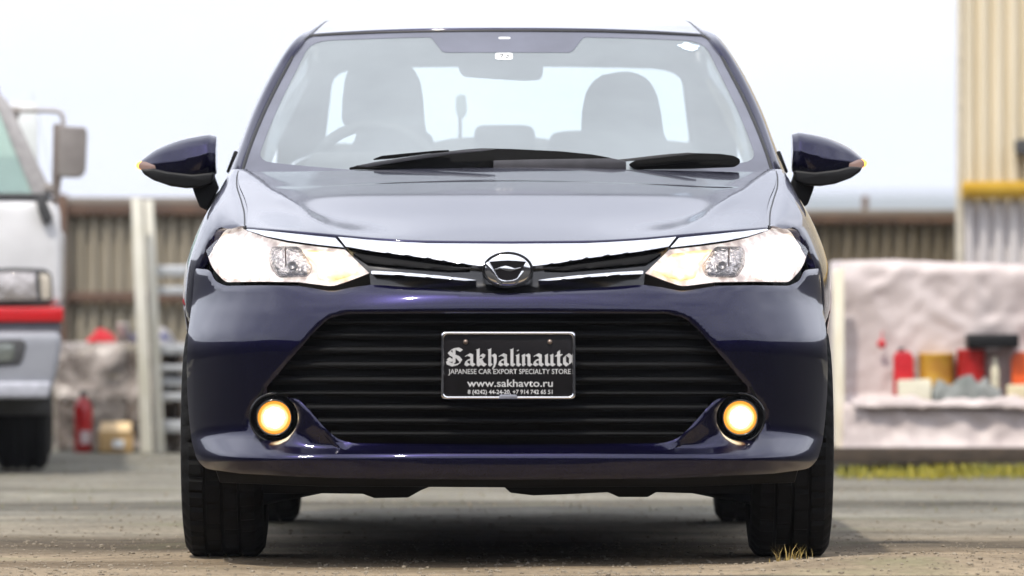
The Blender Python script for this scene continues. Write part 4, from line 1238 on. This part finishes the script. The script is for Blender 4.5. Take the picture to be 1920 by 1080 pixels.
# ---- tarpaulin-wrapped stack on the right
def drape(name, xa, xb, Y0, Y1, ztop, label, mat, seed, zlow=.03, ledge=None, cat='tarpaulin', amp=.012, parent=None, flare=.04, topn=.02):
    """wrinkled sheet over a block: front, top, sides"""
    rows = []
    nx_ = 90
    path = []
    if ledge:
        zl, dl = ledge
        path = [(Y0 - dl - flare, zlow), (Y0 - dl - flare * .5, zl * .5), (Y0 - dl, zl - .02), (Y0 - dl + .02, zl), (Y0 - .03, zl + .006), (Y0, zl + .03), (Y0 + .01, (zl + ztop) / 2), (Y0 + .02, ztop - .03), (Y0 + .05, ztop), (Y1 - .03, ztop), (Y1, ztop - .04), (Y1 + .03, zlow)]
    else:
        path = [(Y0 - flare, zlow), (Y0 - flare * .5, ztop * .4), (Y0, ztop * .8), (Y0 + .02, ztop - .03), (Y0 + .06, ztop), (Y1 - .03, ztop), (Y1, ztop - .04), (Y1 + .03, zlow)]
    dense = []
    for (a, b_), (c, d) in zip(path, path[1:]):
        m_ = max(2, int(math.hypot(c - a, d - b_) / .018))
        dense += [(a + (c - a) * k / m_, b_ + (d - b_) * k / m_) for k in range(m_)]
    dense.append(path[-1])
    for i in range(-6, nx_ + 7):
        t = min(max(i / nx_, 0), 1)
        edge = (-i / 6 if i < 0 else (i - nx_) / 6 if i > nx_ else 0)
        x = xa + (xb - xa) * t + (-.02 if i < 0 else .02 if i > nx_ else 0) * edge
        row = []
        for (y, z) in dense:
            zz = z if not edge else max(zlow, z - (ztop - zlow) * edge * .98) if z > zlow else z
            v = Vector((x * 3.0 + seed, y * 3.0, zz * 3.0))
            w = noise.noise(v) + .6 * (1 - abs(noise.noise(v * 2.3 + Vector((7, 1, 2)))) * 2.6) + .35 * (1 - abs(noise.noise(v * 5.1)) * 2.4)
            sag = topn * noise.noise(Vector((x * 1.7 + seed, 3.1, 0)))
            row.append(Vector((x, y - amp * w, zz + (amp * .35 * w + sag) * sstep(zlow, ztop, zz))))
        rows.append(row)
    o = from_bm(name, grid_bm(rows), mat, parent)
    return tag(o, label, cat) if label else o
YT = 24.75
TARP = pmat('pinkish_grey_tarpaulin', (.44, .375, .36), .5, scale=3.0, col2=(.53, .465, .45), bump=.12, bscale=14)
zl = CAMZ + (HY - 757) * YT / FPX
pal = empty('pallet', (2.0, YT + .4, 0), 'dark wooden pallet under the pinkish tarpaulin stack', 'pallet')
WOODD = pmat('dark_wet_timber', (.035, .026, .018), .85, scale=12, col2=(.07, .05, .035), stretch=(1, 6, 6))
for k in range(5):
    box('board', (2.05, YT - .20 + k * .26, .062), (1.75, .11, .022), WOODD, pal, .003)
box('front_board', (2.05, YT - .265, .058), (1.76, .022, .062), WOODD, pal, .003)
for k in range(4):
    box('bearer', (1.24 + k * .54, YT + .32, .026), (.10, 1.15, .05), WOODD, pal, .003)
tx0, tx1 = W(1578, 0, YT).x, W(1955, 0, YT).x + .5
drape('tarpaulin', tx0, tx1, YT + .02, YT + .95, CAMZ + (HY - 494) * YT / FPX, 'pinkish grey tarpaulin wrapped round a square stack on a pallet', TARP, 2.0, .085, (zl, .20), amp=.019)
# pale slab added for the glow band along its left edge
slab_o = slab('glow_band_slab', [(1562, 506), (1583, 503), (1584, 866), (1564, 867)], YT - .12, .05, pmat('pale_glow_band', (.72, .66, .50), .7, scale=8, col2=(.8, .76, .64), stretch=(5, 5, 1)), None, .006)
tag(slab_o, 'pale upright slab added for the glow band at the left edge of the pinkish tarpaulin stack', 'post')

YI = YT - .12
def itempx(name, pts, mat, label, cat, Y=YI, thick=.09, bev=.008):
    return tag(slab(name, fillet([(p[0], p[1], 4) for p in pts], 4), Y, thick, mat, None, bev, 0, 3), label, cat)
RED = pmat('red_plastic', (.50, .012, .02), .4, scale=20, coat=.3)
RED2 = pmat('deep_red_plastic', (.36, .008, .008), .45, scale=20)
GOLD = pmat('ochre_tin', (.55, .33, .035), .4, scale=12, col2=(.42, .20, .03))
CARTON = pmat('white_carton', (.66, .63, .50), .75, scale=15)
def jug(px0, px1, py0, py1, Y, mat, name, label, cat, neck=.3):
    c = W((px0 + px1) / 2, py1, Y); top = W(0, py0, Y).z; r = (px1 - px0) / 2 * Y / FPX; hgt = top - c.z
    o = from_bm(name, lathe([(0, 0), (r * .92, 0), (r, .01), (r, hgt * .62), (r * .9, hgt * .74), (r * neck, hgt * .86), (r * neck, hgt * .98), (0, hgt)], 'Z', 24, (c.x, Y, c.z)), mat)
    return tag(o, label, cat)
j1 = itempx('jerrycan', [(1676, 668), (1682, 659), (1704, 658), (1713, 668), (1714, 757), (1676, 757)], RED, 'red plastic can behind the white carton on the tarpaulin ledge', 'can', YI + .03, .07, .014)
from_bm('cap', lathe([(0, .015), (.012, .015), (.014, 0), (.0, 0)], 'Z', 16, (W(1690, 658, YI + .05).x, YI + .06, W(0, 659, YI + .05).z)), M['trim'], j1)
def tin(px0, px1, py0, py1, Y, mat, name, label, cat):
    c = W((px0 + px1) / 2, py1, Y); top = W(0, py0, Y).z; r = (px1 - px0) / 2 * Y / FPX; hgt = top - c.z
    o = from_bm(name, lathe([(0, 0), (r, 0), (r * 1.02, .006), (r * .98, .012), (r * .98, hgt - .012), (r * 1.02, hgt - .006), (r, hgt), (r * .9, hgt - .006), (0, hgt - .006)], 'Z', 28, (c.x, Y, c.z)), mat)
    return tag(o, label, cat)
tin(1722, 1790, 662, 757, YI + .09, GOLD, 'paint_tin', 'ochre yellow tin between the two red containers', 'tin')
tin(1793, 1848, 655, 757, YI + .06, RED2, 'drum', 'deep red round drum under the flat black tray', 'drum')
itempx('carton', [(1684, 713), (1746, 711), (1747, 757), (1684, 757)], CARTON, 'white carton standing in front of the red plastic can', 'carton', YI - .05, .07)
itempx('carton', [(1889, 722), (1950, 721), (1950, 757), (1889, 757)], pmat('cream_carton', (.66, .58, .38), .75, scale=15), 'cream carton below the orange can at the right edge', 'carton', YI - .05, .07)
itempx('jerrycan', [(1897, 672), (1905, 660), (1934, 659), (1944, 670), (1945, 757), (1897, 757)], pmat('orange_plastic', (.65, .10, .02), .4, scale=16), 'orange red plastic can at the right edge behind the cream carton', 'can', YI + .03, .07, .014)
jug(1857, 1874, 668, 757, YI + .02, pmat('cream_bottle', (.6, .56, .42), .4), 'bottle', 'slim cream bottle between the red drum and the orange can', 'bottle', .5)
tag(box('tray', (W(1862, 645, YI).x, YI + .05, W(0, 645, YI).z + .012), (.205, .16, .055), M['black'], None, .008), 'flat black tray lying on top of the red drum', 'tray')
rows = []
for i in range(80):
    t = i / 79; x = tx0 + .03 + (tx1 - tx0 - .06) * t
    q = .030 + .028 * noise.noise(Vector((t * 9, 2.2, 0))) + .016 * noise.noise(Vector((t * 23, 5.2, 0)))
    rows.append([Vector((x, YI - .085 - .03 * math.cos(a) * (1 + .4 * noise.noise(Vector((t * 14, a, 1)))), zl - .008 + q * math.sin(a))) for a in np.linspace(0, math.pi, 9)])
from_bm('rolled_edge', grid_bm(rows), TARP, bpy.data.objects['tarpaulin'])
# crumpled grey-green cloth
rows = []
for i in range(30):
    t = i / 29
    c = W(1748 + 128 * t, 757, YI - .03)
    hgt = (.055 + .045 * math.sin(t * math.pi) + .03 * noise.noise(Vector((t * 5, 1, 0))))
    r_ = []
    for k in range(13):
        a = math.pi * k / 12
        q = 1 + .35 * noise.noise(Vector((t * 7, a * 2, 4)))
        r_.append(Vector((c.x, c.y - .055 * math.cos(a) * q, c.z + .002 + hgt * math.sin(a) * q)))
    rows.append(r_)
tag(from_bm('folded_cloth', grid_bm(rows), pmat('grey_green_cloth', (.13, .145, .135), .9, scale=9, col2=(.24, .25, .24), bump=.3, bscale=30)), 'crumpled grey green cloth lying in front of the ochre tin and red drum', 'cloth')
c = W(1653, 645, YT - .02)
b = bmesh.new(); bmesh.ops.create_uvsphere(b, u_segments=18, v_segments=12, radius=.018, matrix=Matrix.Translation(c) @ Matrix.Diagonal((1, .6, 1, 1)))
tube([c + Vector((0, 0, .015)), c + Vector((.004, .012, .05))], .003, 6, True, b)
tag(from_bm('float', b, RED), 'small round red float hung on the pinkish tarpaulin', 'float')

# grass strip along the pallet and dry tuft by the tyre
def blades(name, n, fx, fy, hmin, hmax, mat, wid, label=None):
    bm = bmesh.new()
    for _ in range(n):
        x, y = fx(), fy()
        z = ground_z(x, y)
        h_ = random.uniform(hmin, hmax); a = random.uniform(0, 6.28)
        d = Vector((math.cos(a), math.sin(a), 0)); ln = d * h_ * random.uniform(.1, .7)
        s = Vector((-d.y, d.x, 0)) * wid
        p0, p1, p2 = Vector((x, y, z - .005)), Vector((x, y, z + h_ * .6)) + ln * .3, Vector((x, y, z + h_)) + ln
        v = [bm.verts.new(q) for q in (p0 - s, p0 + s, p1 + s * .7, p1 - s * .7, p2)]
        bm.faces.new((v[0], v[1], v[2], v[3])); bm.faces.new((v[3], v[2], v[4]))
    o = from_bm(name, bm, mat, None, False)
    o['kind'] = 'stuff'
    if label: o['label'] = label; o['category'] = 'grass'
    return o
YG = pmat('yellow_green_grass', (.34, .28, .02), .8, scale=4, col2=(.20, .20, .03))
blades('grass', 3600, lambda: 1.28 + 2.0 * random.random() ** .8, lambda: 24.0 + random.gauss(0, .30), .008, .045, YG, .005, 'yellow green grass strip along the foot of the dark pallet')
DRY = pmat('dry_straw_grass', (.42, .32, .10), .8, scale=20, col2=(.28, .20, .07))
tuft = blades('grass_tuft', 46, lambda: W(1480, 0, 15.42).x + random.gauss(0, .022), lambda: 15.45 + random.gauss(0, .02), .015, .055, DRY, .0016)
del tuft['kind']; tag(tuft, 'dry straw coloured tuft growing in front of the right hand tyre', 'grass tuft')
blades('weeds', 500, lambda: random.uniform(-4, 4), lambda: random.uniform(19.5, 27), .008, .025, pmat('sparse_weeds', (.16, .16, .06), .9, scale=9, col2=(.26, .22, .10)), .002, 'sparse short weeds scattered over the gravel yard')
# loose stones on the gravel
bm = bmesh.new()
ico = bmesh.new(); bmesh.ops.create_icosphere(ico, subdivisions=1, radius=1.0)
iv = [v.co.copy() for v in ico.verts]; ifc = [[v.index for v in f.verts] for f in ico.faces]; ico.free()
V_, F_ = [], []
for k in range(9000):
    y = 14.7 + (random.random() ** 2.2) * 12.5; x = random.uniform(-1.0, 1.0) * .088 * y * 1.02
    r_ = .0016 + .0045 * random.random() ** 4
    z = ground_z(x, y); s = (r_ * random.uniform(.8, 1.5), r_ * random.uniform(.8, 1.5), r_ * random.uniform(.5, .9)); a = random.uniform(0, 6.28); base = len(V_)
    for c in iv:
        jx = 1 + random.uniform(-.18, .18)
        p = Vector((c.x * s[0] * jx, c.y * s[1] * jx, c.z * s[2] * jx)); p.rotate(Matrix.Rotation(a, 3, 'Z'))
        V_.append((x + p.x, y + p.y, z + r_ * .25 + p.z))
    F_ += [[base + i for i in f] for f in ifc]
me = bpy.data.meshes.new('gravel'); me.from_pydata(V_, [], F_); me.update()
gv = link('gravel', me, pmat('grey_tan_stones', (.19, .16, .12), .95, spec=.1, scale=9, col2=(.30, .26, .20)))
tag(gv, 'loose grey and tan stones scattered on the yard', 'gravel', None, 'stuff')

# ---- clear plastic wrapped pile on the left, with crates inside
YP = 27.75
def gz(py, Y): return CAMZ + (HY - py) * Y / FPX
px0, px1 = W(96, 0, YP).x, W(352, 0, YP).x
DARKB = pmat('dark_brown_crate', (.05, .036, .03), .8, scale=8, col2=(.11, .08, .06))
GREYB = pmat('grey_crate', (.22, .2, .19), .8, scale=8)
k = 0
for (a, b_, t, mt, lab) in ((104, 168, 668, DARKB, 'dark brown crate at the left end inside the clear plastic wrapped pile'), (172, 232, 660, GREYB, 'grey crate in the middle of the clear plastic wrapped pile'), (236, 330, 662, DARKB, 'dark brown crate at the right end of the plastic wrapped pile, behind the cardboard box')):
    x0_, x1_ = W(a, 0, YP).x, W(b_, 0, YP).x; zt = gz(t, YP)
    cr = empty('crate', ((x0_ + x1_) / 2, YP + .28, 0), lab, 'crate')
    for q in range(4):
        hq = zt / 4
        box('board', ((x0_ + x1_) / 2, YP + .10, hq * (q + .5)), (x1_ - x0_, .02, hq - .012), mt, cr, .003)
    for xx in (x0_ + .01, x1_ - .01):
        box('side', (xx, YP + .35, zt / 2), (.02, .46, zt), mt, cr, .003)
    box('lid', ((x0_ + x1_) / 2, YP + .35, zt - .01), (x1_ - x0_, .5, .02), mt, cr, .003)
def plastic_mat():
    m = bpy.data.materials.new('clear_plastic_sheet'); m.use_nodes = True
    n = m.node_tree; b = n.nodes['Principled BSDF']; out = n.nodes['Material Output']
    t = n.nodes.new('ShaderNodeTexCoord')
    z = n.nodes.new('ShaderNodeTexNoise'); z.inputs['Scale'].default_value = 4.2; z.inputs['Detail'].default_value = 4; z.inputs['Distortion'].default_value = 1.2
    n.links.new(t.outputs['Object'], z.inputs['Vector'])
    r = n.nodes.new('ShaderNodeMapRange'); r.inputs['From Min'].default_value = .43; r.inputs['From Max'].default_value = .60; r.inputs['To Min'].default_value = .04; r.inputs['To Max'].default_value = .74
    n.links.new(z.outputs['Fac'], r.inputs['Value'])
    b.inputs['Base Color'].default_value = (.47, .42, .39, 1); b.inputs['Roughness'].default_value = .3
    tr = n.nodes.new('ShaderNodeBsdfTransparent'); ms = n.nodes.new('ShaderNodeMixShader')
    n.links.new(r.outputs['Result'], ms.inputs['Fac']); n.links.new(tr.outputs['BSDF'], ms.inputs[1]); n.links.new(b.outputs['BSDF'], ms.inputs[2])
    n.links.new(ms.outputs['Shader'], out.inputs['Surface'])
    return m
drape('plastic_sheet', px0, px1, YP, YP + .62, gz(643, YP), 'clear plastic sheet draped over crates between the truck and the steel rack', plastic_mat(), 5.0, .012, None, 'plastic sheet', .022)
# fire extinguisher
ex = W(156, 846, 27.45); k = 27.45 / FPX
e = from_bm('fire_extinguisher', lathe([(0, .0), (16.5 * k, .0), (17.5 * k, .006), (17.5 * k, 80 * k), (15 * k, 92 * k), (8 * k, 100 * k), (6 * k, 104 * k), (0, 104 * k)], 'Z', 28, (ex.x, ex.y, 0.0)), pmat('red_extinguisher_enamel', (.42, .006, .008), .35, coat=.5, scale=10))
tag(e, 'red fire extinguisher standing left of the cardboard box', 'fire extinguisher')
b = bmesh.new(); add_box(b, (ex.x, ex.y, 108 * k), (.03, .03, .02), None, .004); add_box(b, (ex.x + .02, ex.y, 114 * k), (.07, .018, .008), None, .002)
from_bm('valve', b, M['trim'], e, True, 30)
b = lathe([(17.8 * k, 16 * k), (17.8 * k, 40 * k)], 'Z', 28, (ex.x, ex.y, 0)); 
bmesh.ops.delete(b, geom=[v for v in b.verts if not (v.co.y < ex.y - .01 and v.co.x > ex.x - .012)], context='VERTS')
from_bm('paper_label', b, pmat('extinguisher_label', (.6, .5, .5), .6, scale=50), e)
# cardboard box
cb = W(214, 848, 27.35)
c = empty('cardboard_box', (cb.x, 27.42, 0), 'open tan cardboard box between the red extinguisher and the steel uprights', 'box')
CARD = pmat('brown_cardboard', (.42, .27, .11), .85, scale=10, col2=(.52, .35, .16))
wq = 62 * 27.35 / FPX
bm = bmesh.new(); add_box(bm, (cb.x, 27.42, .048), (wq, .15, .096), Matrix.Rotation(R(8), 3, 'Z'), .002); from_bm('body', bm, CARD, c, True, 30)
bm = bmesh.new(); add_box(bm, (cb.x + .005, 27.39, .112), (wq * .92, .10, .004), Matrix.Rotation(R(24), 3, 'X'), 0); from_bm('flap', bm, pmat('pale_cardboard_inside', (.62, .46, .26), .85, scale=10), c, False)
bm = bmesh.new(); add_box(bm, (cb.x + .02, 27.337, .040), (.05, .003, .035), Matrix.Rotation(R(8), 3, 'Z'), 0); from_bm('paper_label', bm, M['sticker'], c, False)

# ---- steel rack: two leaning uprights and shelves running behind the car
rk = empty('steel_rack', (W(300, 0, 27.4).x, 27.4, 0), 'galvanised steel rack with two tall uprights left of the blue car', 'rack')
WARM = pmat('pale_galvanised_upright', (.62, .60, .50), .5, .15, scale=6, col2=(.70, .68, .60))
slab('upright', [(246, 372), (266, 372), (286, 849), (264, 849)], 27.3, .04, WARM, rk, .004)
slab('upright', [(270, 375), (287, 375), (309, 849), (290, 849)], 27.42, .04, WARM, rk, .004)
for (y, hh, dy_) in ((508, 20, 0), (545, 16, .02), (655, 18, 0), (690, 11, -.01), (716, 18, .02), (744, 14, 0), (800, 22, .01)):
    slab('shelf', [(292, y - hh / 2), (520, y - hh / 2), (520, y + hh / 2), (292, y + hh / 2)], 27.46 + dy_, .36, STEEL, rk, .004)
slab('upright', [(500, 480), (518, 480), (518, 849), (500, 849)], 27.44, .04, WARM, rk, .004)
# things lying on the pile and rack
rows = []
for i in range(16):
    t = i / 15; c = W(164 + 54 * t, 641, YP + .12)
    rows.append([Vector((c.x, c.y - .06 * math.cos(a), gz(643, YP) + .004 + .062 * math.sin(math.pi * (t * .9 + .05)) * math.sin(a) * (1 + .5 * noise.noise(Vector((t * 4, a, 9)))))) for a in np.linspace(0, math.pi, 10)])
tag(from_bm('red_cloth', grid_bm(rows), pmat('red_cloth', (.5, .02, .03), .85, scale=20)), 'bundled red cloth on top of the clear plastic wrapped pile', 'cloth')
bk = W(231, 641, YP + .2)
o = from_bm('bucket', lathe([(.0, .0), (.022, .0), (.029, .085), (.031, .088), (.029, .09), (.026, .085), (.0, .02)], 'Z', 24, (bk.x, bk.y, gz(643, YP) + .0)), pmat('white_plastic_bucket', (.7, .68, .64), .45))
tag(o, 'small white bucket on the plastic wrapped pile beside the red cloth', 'bucket')
o = box('toolbox', (W(249, 0, YP).x, YP + .2, gz(643, YP) + .02), (.05, .12, .04), pmat('navy_box', (.10, .09, .16), .5), None, .006)
b = tube([(W(249, 0, YP).x - .018, YP + .2, gz(643, YP) + .038), (W(249, 0, YP).x - .012, YP + .2, gz(643, YP) + .055), (W(249, 0, YP).x + .012, YP + .2, gz(643, YP) + .055), (W(249, 0, YP).x + .018, YP + .2, gz(643, YP) + .038)], .004, 6)
from_bm('handle', b, M['trim'], o); tag(o, 'small dark blue toolbox right of the white bucket', 'toolbox')
sk = slab('sack', fillet([(284, 646), (288, 622), (300, 611, 8), (316, 620, 8), (330, 646)], 6), 27.6, .10, pmat('white_woven_sack', (.66, .64, .66), .8, scale=30), None, .02, 0, 3)
slab('blue_print', fillet([(299, 634), (303, 624), (312, 627), (314, 638)], 3), 27.598, .003, pmat('blue_sack_print', (.16, .17, .42), .7), sk, 0)
tag(sk, 'white sack with blue print lying on the rack top shelf', 'sack')

# ================================================================== TRUCK on the left
YK = 24.0
tk = empty('pickup_truck', (W(-190, 0, YK).x, YK + 1.4, 0), 'silver white light truck with black tyres parked at the left edge', 'truck')
TW = pmat('white_truck_enamel', (.74, .74, .75), .3, coat=.5, scale=4)
TG = pmat('grey_truck_bumper', (.27, .28, .31), .4, coat=.3, scale=5)
TB = pmat('dark_truck_trim', (.05, .05, .052), .6)
xr = W(114, 0, YK).x          # right-hand flank of the cab
xl = xr - 1.42
xc = (xr + xl) / 2
def tpx(px, py, dy=0.0): return W(px, py, YK) + Vector((0, dy, 0))
def mir(px): return 2 * (CX + xc * FPX / YK) - px
def both(pts): return pts + [(mir(a), b) for a, b in reversed(pts)]
# face panels
def tslab(name, half, dy, th, mat, bev=.02, tilt=0.0, par=tk, full=True):
    return slab(name, both(half) if full else half, YK + dy, th, mat, par, bev, tilt, 3)
tslab('front_panel', [(106, 372), (112, 400), (115, 480), (115, 572)], .0, .5, TW, .03)
tslab('belt_strip', [(88, 362), (100, 374)], -.002, .3, TB, .006)
# cab frame: pillars, roof and glass raked backwards
rk_ = .34
zb_ = gz(366, YK)
pil = [[(52, 366), (0, 186)], [(96, 366), (14, 178)]]
for side in (0, 1):
    q = (lambda a: a) if side == 0 else mir
    pts = [(q(62), 366), (q(-12), 186), (q(-34), 160), (q(-14), 160), (q(16), 190), (q(100), 366)]
    slab('cab_pillar', pts, YK + .01, .06, pmat('grey_pillar_paint', (.30, .29, .29), .5) if side == 0 else TW, tk, .006, rk_)
gl = slab('windscreen', [(64, 366), (-12, 182), (mir(-12), 182), (mir(64), 366)], YK + .025, .004, glass_mat('truck_glass', (.75, .88, .82), 1.6, .10, (.7, .85, .78)), tk, 0, rk_)
zr = gz(163, YK)
cabY = YK + (zr - zb_) * rk_
bm = bmesh.new(); add_box(bm, (xc, cabY + .40, zr + .01), (1.42 - .50, .86, .06), None, .025); from_bm('cab_roof', bm, TW, tk, True, 30)
bm = bmesh.new(); add_box(bm, (xc, YK + .78, .76), (1.36, .70, .64), None, .03); from_bm('cab_body', bm, TW, tk, True, 30)
bm = bmesh.new(); add_box(bm, (xc, YK + 1.12, 1.22), (1.22, .03, .50), None, .01); from_bm('cab_back', bm, TW, tk, True, 30)
for sx in (-1, 1):
    bm = bmesh.new()
    v = [bm.verts.new(p) for p in ((xc + sx * .69, YK + .10, 1.08), (xc + sx * .69, YK + 1.1, 1.08), (xc + sx * .59, YK + 1.1, zr), (xc + sx * .59, cabY + .05, zr))]
    bm.faces.new(v)
    from_bm('door_glass', bm, bpy.data.materials['truck_glass'], tk, False)
bm = bmesh.new(); add_box(bm, (xc, YK + .62, 1.12), (.5, .12, .36), Matrix.Rotation(R(-10), 3, 'X'), .05); from_bm('cab_seat', bm, M['trim'], tk, True, 30)
# headlights
for side in (0, 1):
    q = (lambda a: a) if side == 0 else mir
    hb = slab('headlight', fillet([(q(a), b, 6) for a, b in ((-40, 506), (20, 502), (84, 504), (96, 512), (100, 562), (92, 570), (-40, 570))], 6), YK - .012, .06, TB, tk, .008)
    slab('lens', fillet([(q(a), b, 6) for a, b in ((-36, 514), (24, 510), (66, 511), (70, 562), (-36, 564))], 5), YK - .018, .02, pmat('truck_lamp_glass', (.45, .42, .40), .12, .6, scale=14, col2=(.62, .58, .56), bump=.6, bscale=30), hb, .006)
    slab('indicator', fillet([(q(a), b, 3) for a, b in ((74, 512), (92, 515), (96, 560), (78, 562))], 3), YK - .018, .02, pmat('pale_indicator', (.55, .50, .42), .2), hb, .004)
tslab('red_stripe', [(118, 576), (118, 604)], -.02, .30, pmat('red_truck_stripe', (.50, .006, .010), .35, coat=.4, scale=8), .008)
tslab('dark_gap', [(113, 604), (113, 630)], -.004, .3, pmat('dark_grey_gap', (.10, .10, .115), .6), .006)
bmpr = tslab('bumper', [(112, 622), (113, 650), (104, 700), (92, 746)], -.06, .34, TG, .028)
slab('fog_recess', fillet([(-30, 638, 8), (40, 636, 10), (48, 645, 8), (38, 684, 10), (-30, 688, 8)], 8), YK - .066, .02, TB, bmpr, .004)
slab('fog_lens', fillet([(-24, 646, 8), (26, 645, 8), (24, 676, 8), (-24, 679, 8)], 8), YK - .070, .01, pmat('fog_lens_glass', (.22, .24, .22), .2, .4, scale=30), bmpr, .003)
tslab('bumper_lip', [(94, 716), (88, 747)], -.085, .06, pmat('pale_bumper_lip', (.42, .43, .48), .4), .012)
# wheels
for sx in (1, -1):
    for cy in (YK + .58, YK + 2.45):
        cxw = xc + sx * (.71 - .155)
        wv = empty('wheel', (cxw, cy, .27)); wv.parent = tk; wv.matrix_parent_inverse = world_of(tk).inverted()
        pr = [(a * .27 / .305, b * .20 / .205) for a, b in tyre_prof(.205)]
        from_bm('tyre', lathe(pr, 'X', 56, (cxw, cy, .27)), M['rubber'], wv, True, 40)
        from_bm('rim', lathe([(0, .05), (.06, .06), (.12, .02), (.17, .05), (.18, .07)], 'X', 32, (cxw + (0 if sx > 0 else -.10), cy, .27)), STEEL, wv)
# chassis and cargo bed
box('chassis', (xc, YK + 1.7, .40), (.9, 3.1, .14), TB, tk, .01)
for sx in (1, -1):
    box('mudguard', (xc + sx * .555, YK + .30, .40), (.24, .04, .36), TB, tk, .01)
bed = box('cargo_bed', (xc, YK + 2.25, .66), (1.40, 1.95, .05), TG, tk, .006)
for sx in (1, -1): box('side_gate', (xc + sx * .69, YK + 2.25, .82), (.03, 1.95, .28), TW, bed, .006)
box('tail_gate', (xc, YK + 3.22, .82), (1.36, .03, .28), TW, bed, .006)
# mirror on its bent arm
mr_ = empty('side_mirror', tuple(tpx(100, 300))); mr_.parent = tk; mr_.matrix_parent_inverse = world_of(tk).inverted()
ARM = pmat('grey_mirror_arm', (.33, .30, .28), .5)
from_bm('arm', tube(crom([tpx(24, 206, .16), tpx(60, 206, .10), tpx(104, 208, .04), tpx(116, 216, .03), tpx(119, 240, .03)], 24), .0085, 8), ARM, mr_)
slab('arm_bracket', fillet([(22, 200, 3), (44, 200, 3), (40, 222, 3), (32, 232, 3)], 3), YK + .15, .03, ARM, mr_, .004)
slab('mirror_housing', fillet([(108, 236, 8), (160, 238, 10), (163, 250), (160, 322, 10), (150, 333, 8), (108, 332, 8)], 6), YK - .02, .07, pmat('grey_mirror_housing', (.20, .18, .17), .55, scale=10, col2=(.26, .24, .225)), mr_, .012, 0, 3)
slab('mirror_stay', fillet([(100, 232, 4), (114, 232, 4), (116, 330), (110, 380, 6), (98, 384, 6), (98, 330)], 4), YK, .03, pmat('dark_mirror_stay', (.17, .14, .125), .6), mr_, .006)
slab('mirror_foot', fillet([(66, 372, 6), (84, 370, 6), (100, 412, 8), (84, 424, 10), (72, 400, 6)], 6), YK - .03, .05, TB, mr_, .012, 0, 3)
slab('stay_end', fillet([(84, 340, 4), (104, 348, 4), (104, 362, 4), (82, 356, 4)], 4), YK, .03, ARM, mr_, .005)
# the truck is turned so that its flank lies along the line of sight
th = R(3.7)
cpt = Vector((xr, YK, 0))
tk.location = cpt + Matrix.Rotation(th, 3, 'Z') @ (Vector(tk.location) - cpt)
tk.rotation_euler = (0, 0, th)

# ================================================================== unseen dark sheds added behind and beside the camera for the car body to mirror
sh = empty('shed', (0, -16, 0), 'long dark shed added unseen behind the camera for the car body to mirror', 'shed')
for k in range(4):
    x = -48 + 32 * k
    box('wall', (x, -16, 3.6), (31.98, 8, 7.2), pmat('added_shed_wall', (.045, .043, .045), .8, scale=1.2), sh, .02)
    box('roof', (x, -16, 7.3), (31.99, 8.6, .2), pmat('added_shed_roof', (.06, .055, .055), .8, scale=1.2), sh, .02)
for sx, nm in ((-1, 'dark shed added unseen on the left for the car body to mirror'), (1, 'dark shed added unseen on the right for the car body to mirror')):
    sh = empty('shed', (sx * 15, 17, 0), nm, 'shed')
    box('wall', (sx * 15, 17, 1.6), (7, 58, 3.2), bpy.data.materials['added_shed_wall'], sh, .02)
    box('roof', (sx * 15, 17, 3.3), (7.6, 58.4, .2), bpy.data.materials['added_shed_roof'], sh, .02)

# ================================================================== haze
bm = bmesh.new()
add_box(bm, (0, 0, 60), (7400, 7400, 124))
hz = from_bm('haze', bm, None, None, False)
hm = bpy.data.materials.new('thin_haze'); hm.use_nodes = True
n = hm.node_tree; n.nodes.clear()
ho = n.nodes.new('ShaderNodeOutputMaterial'); pv = n.nodes.new('ShaderNodeVolumePrincipled')
pv.inputs['Color'].default_value = (.86, .91, 1.0, 1); pv.inputs['Density'].default_value = .00035; pv.inputs['Anisotropy'].default_value = .2
n.links.new(pv.outputs['Volume'], ho.inputs['Volume'])
hz.data.materials.append(hm)
hz['kind'] = 'stuff'
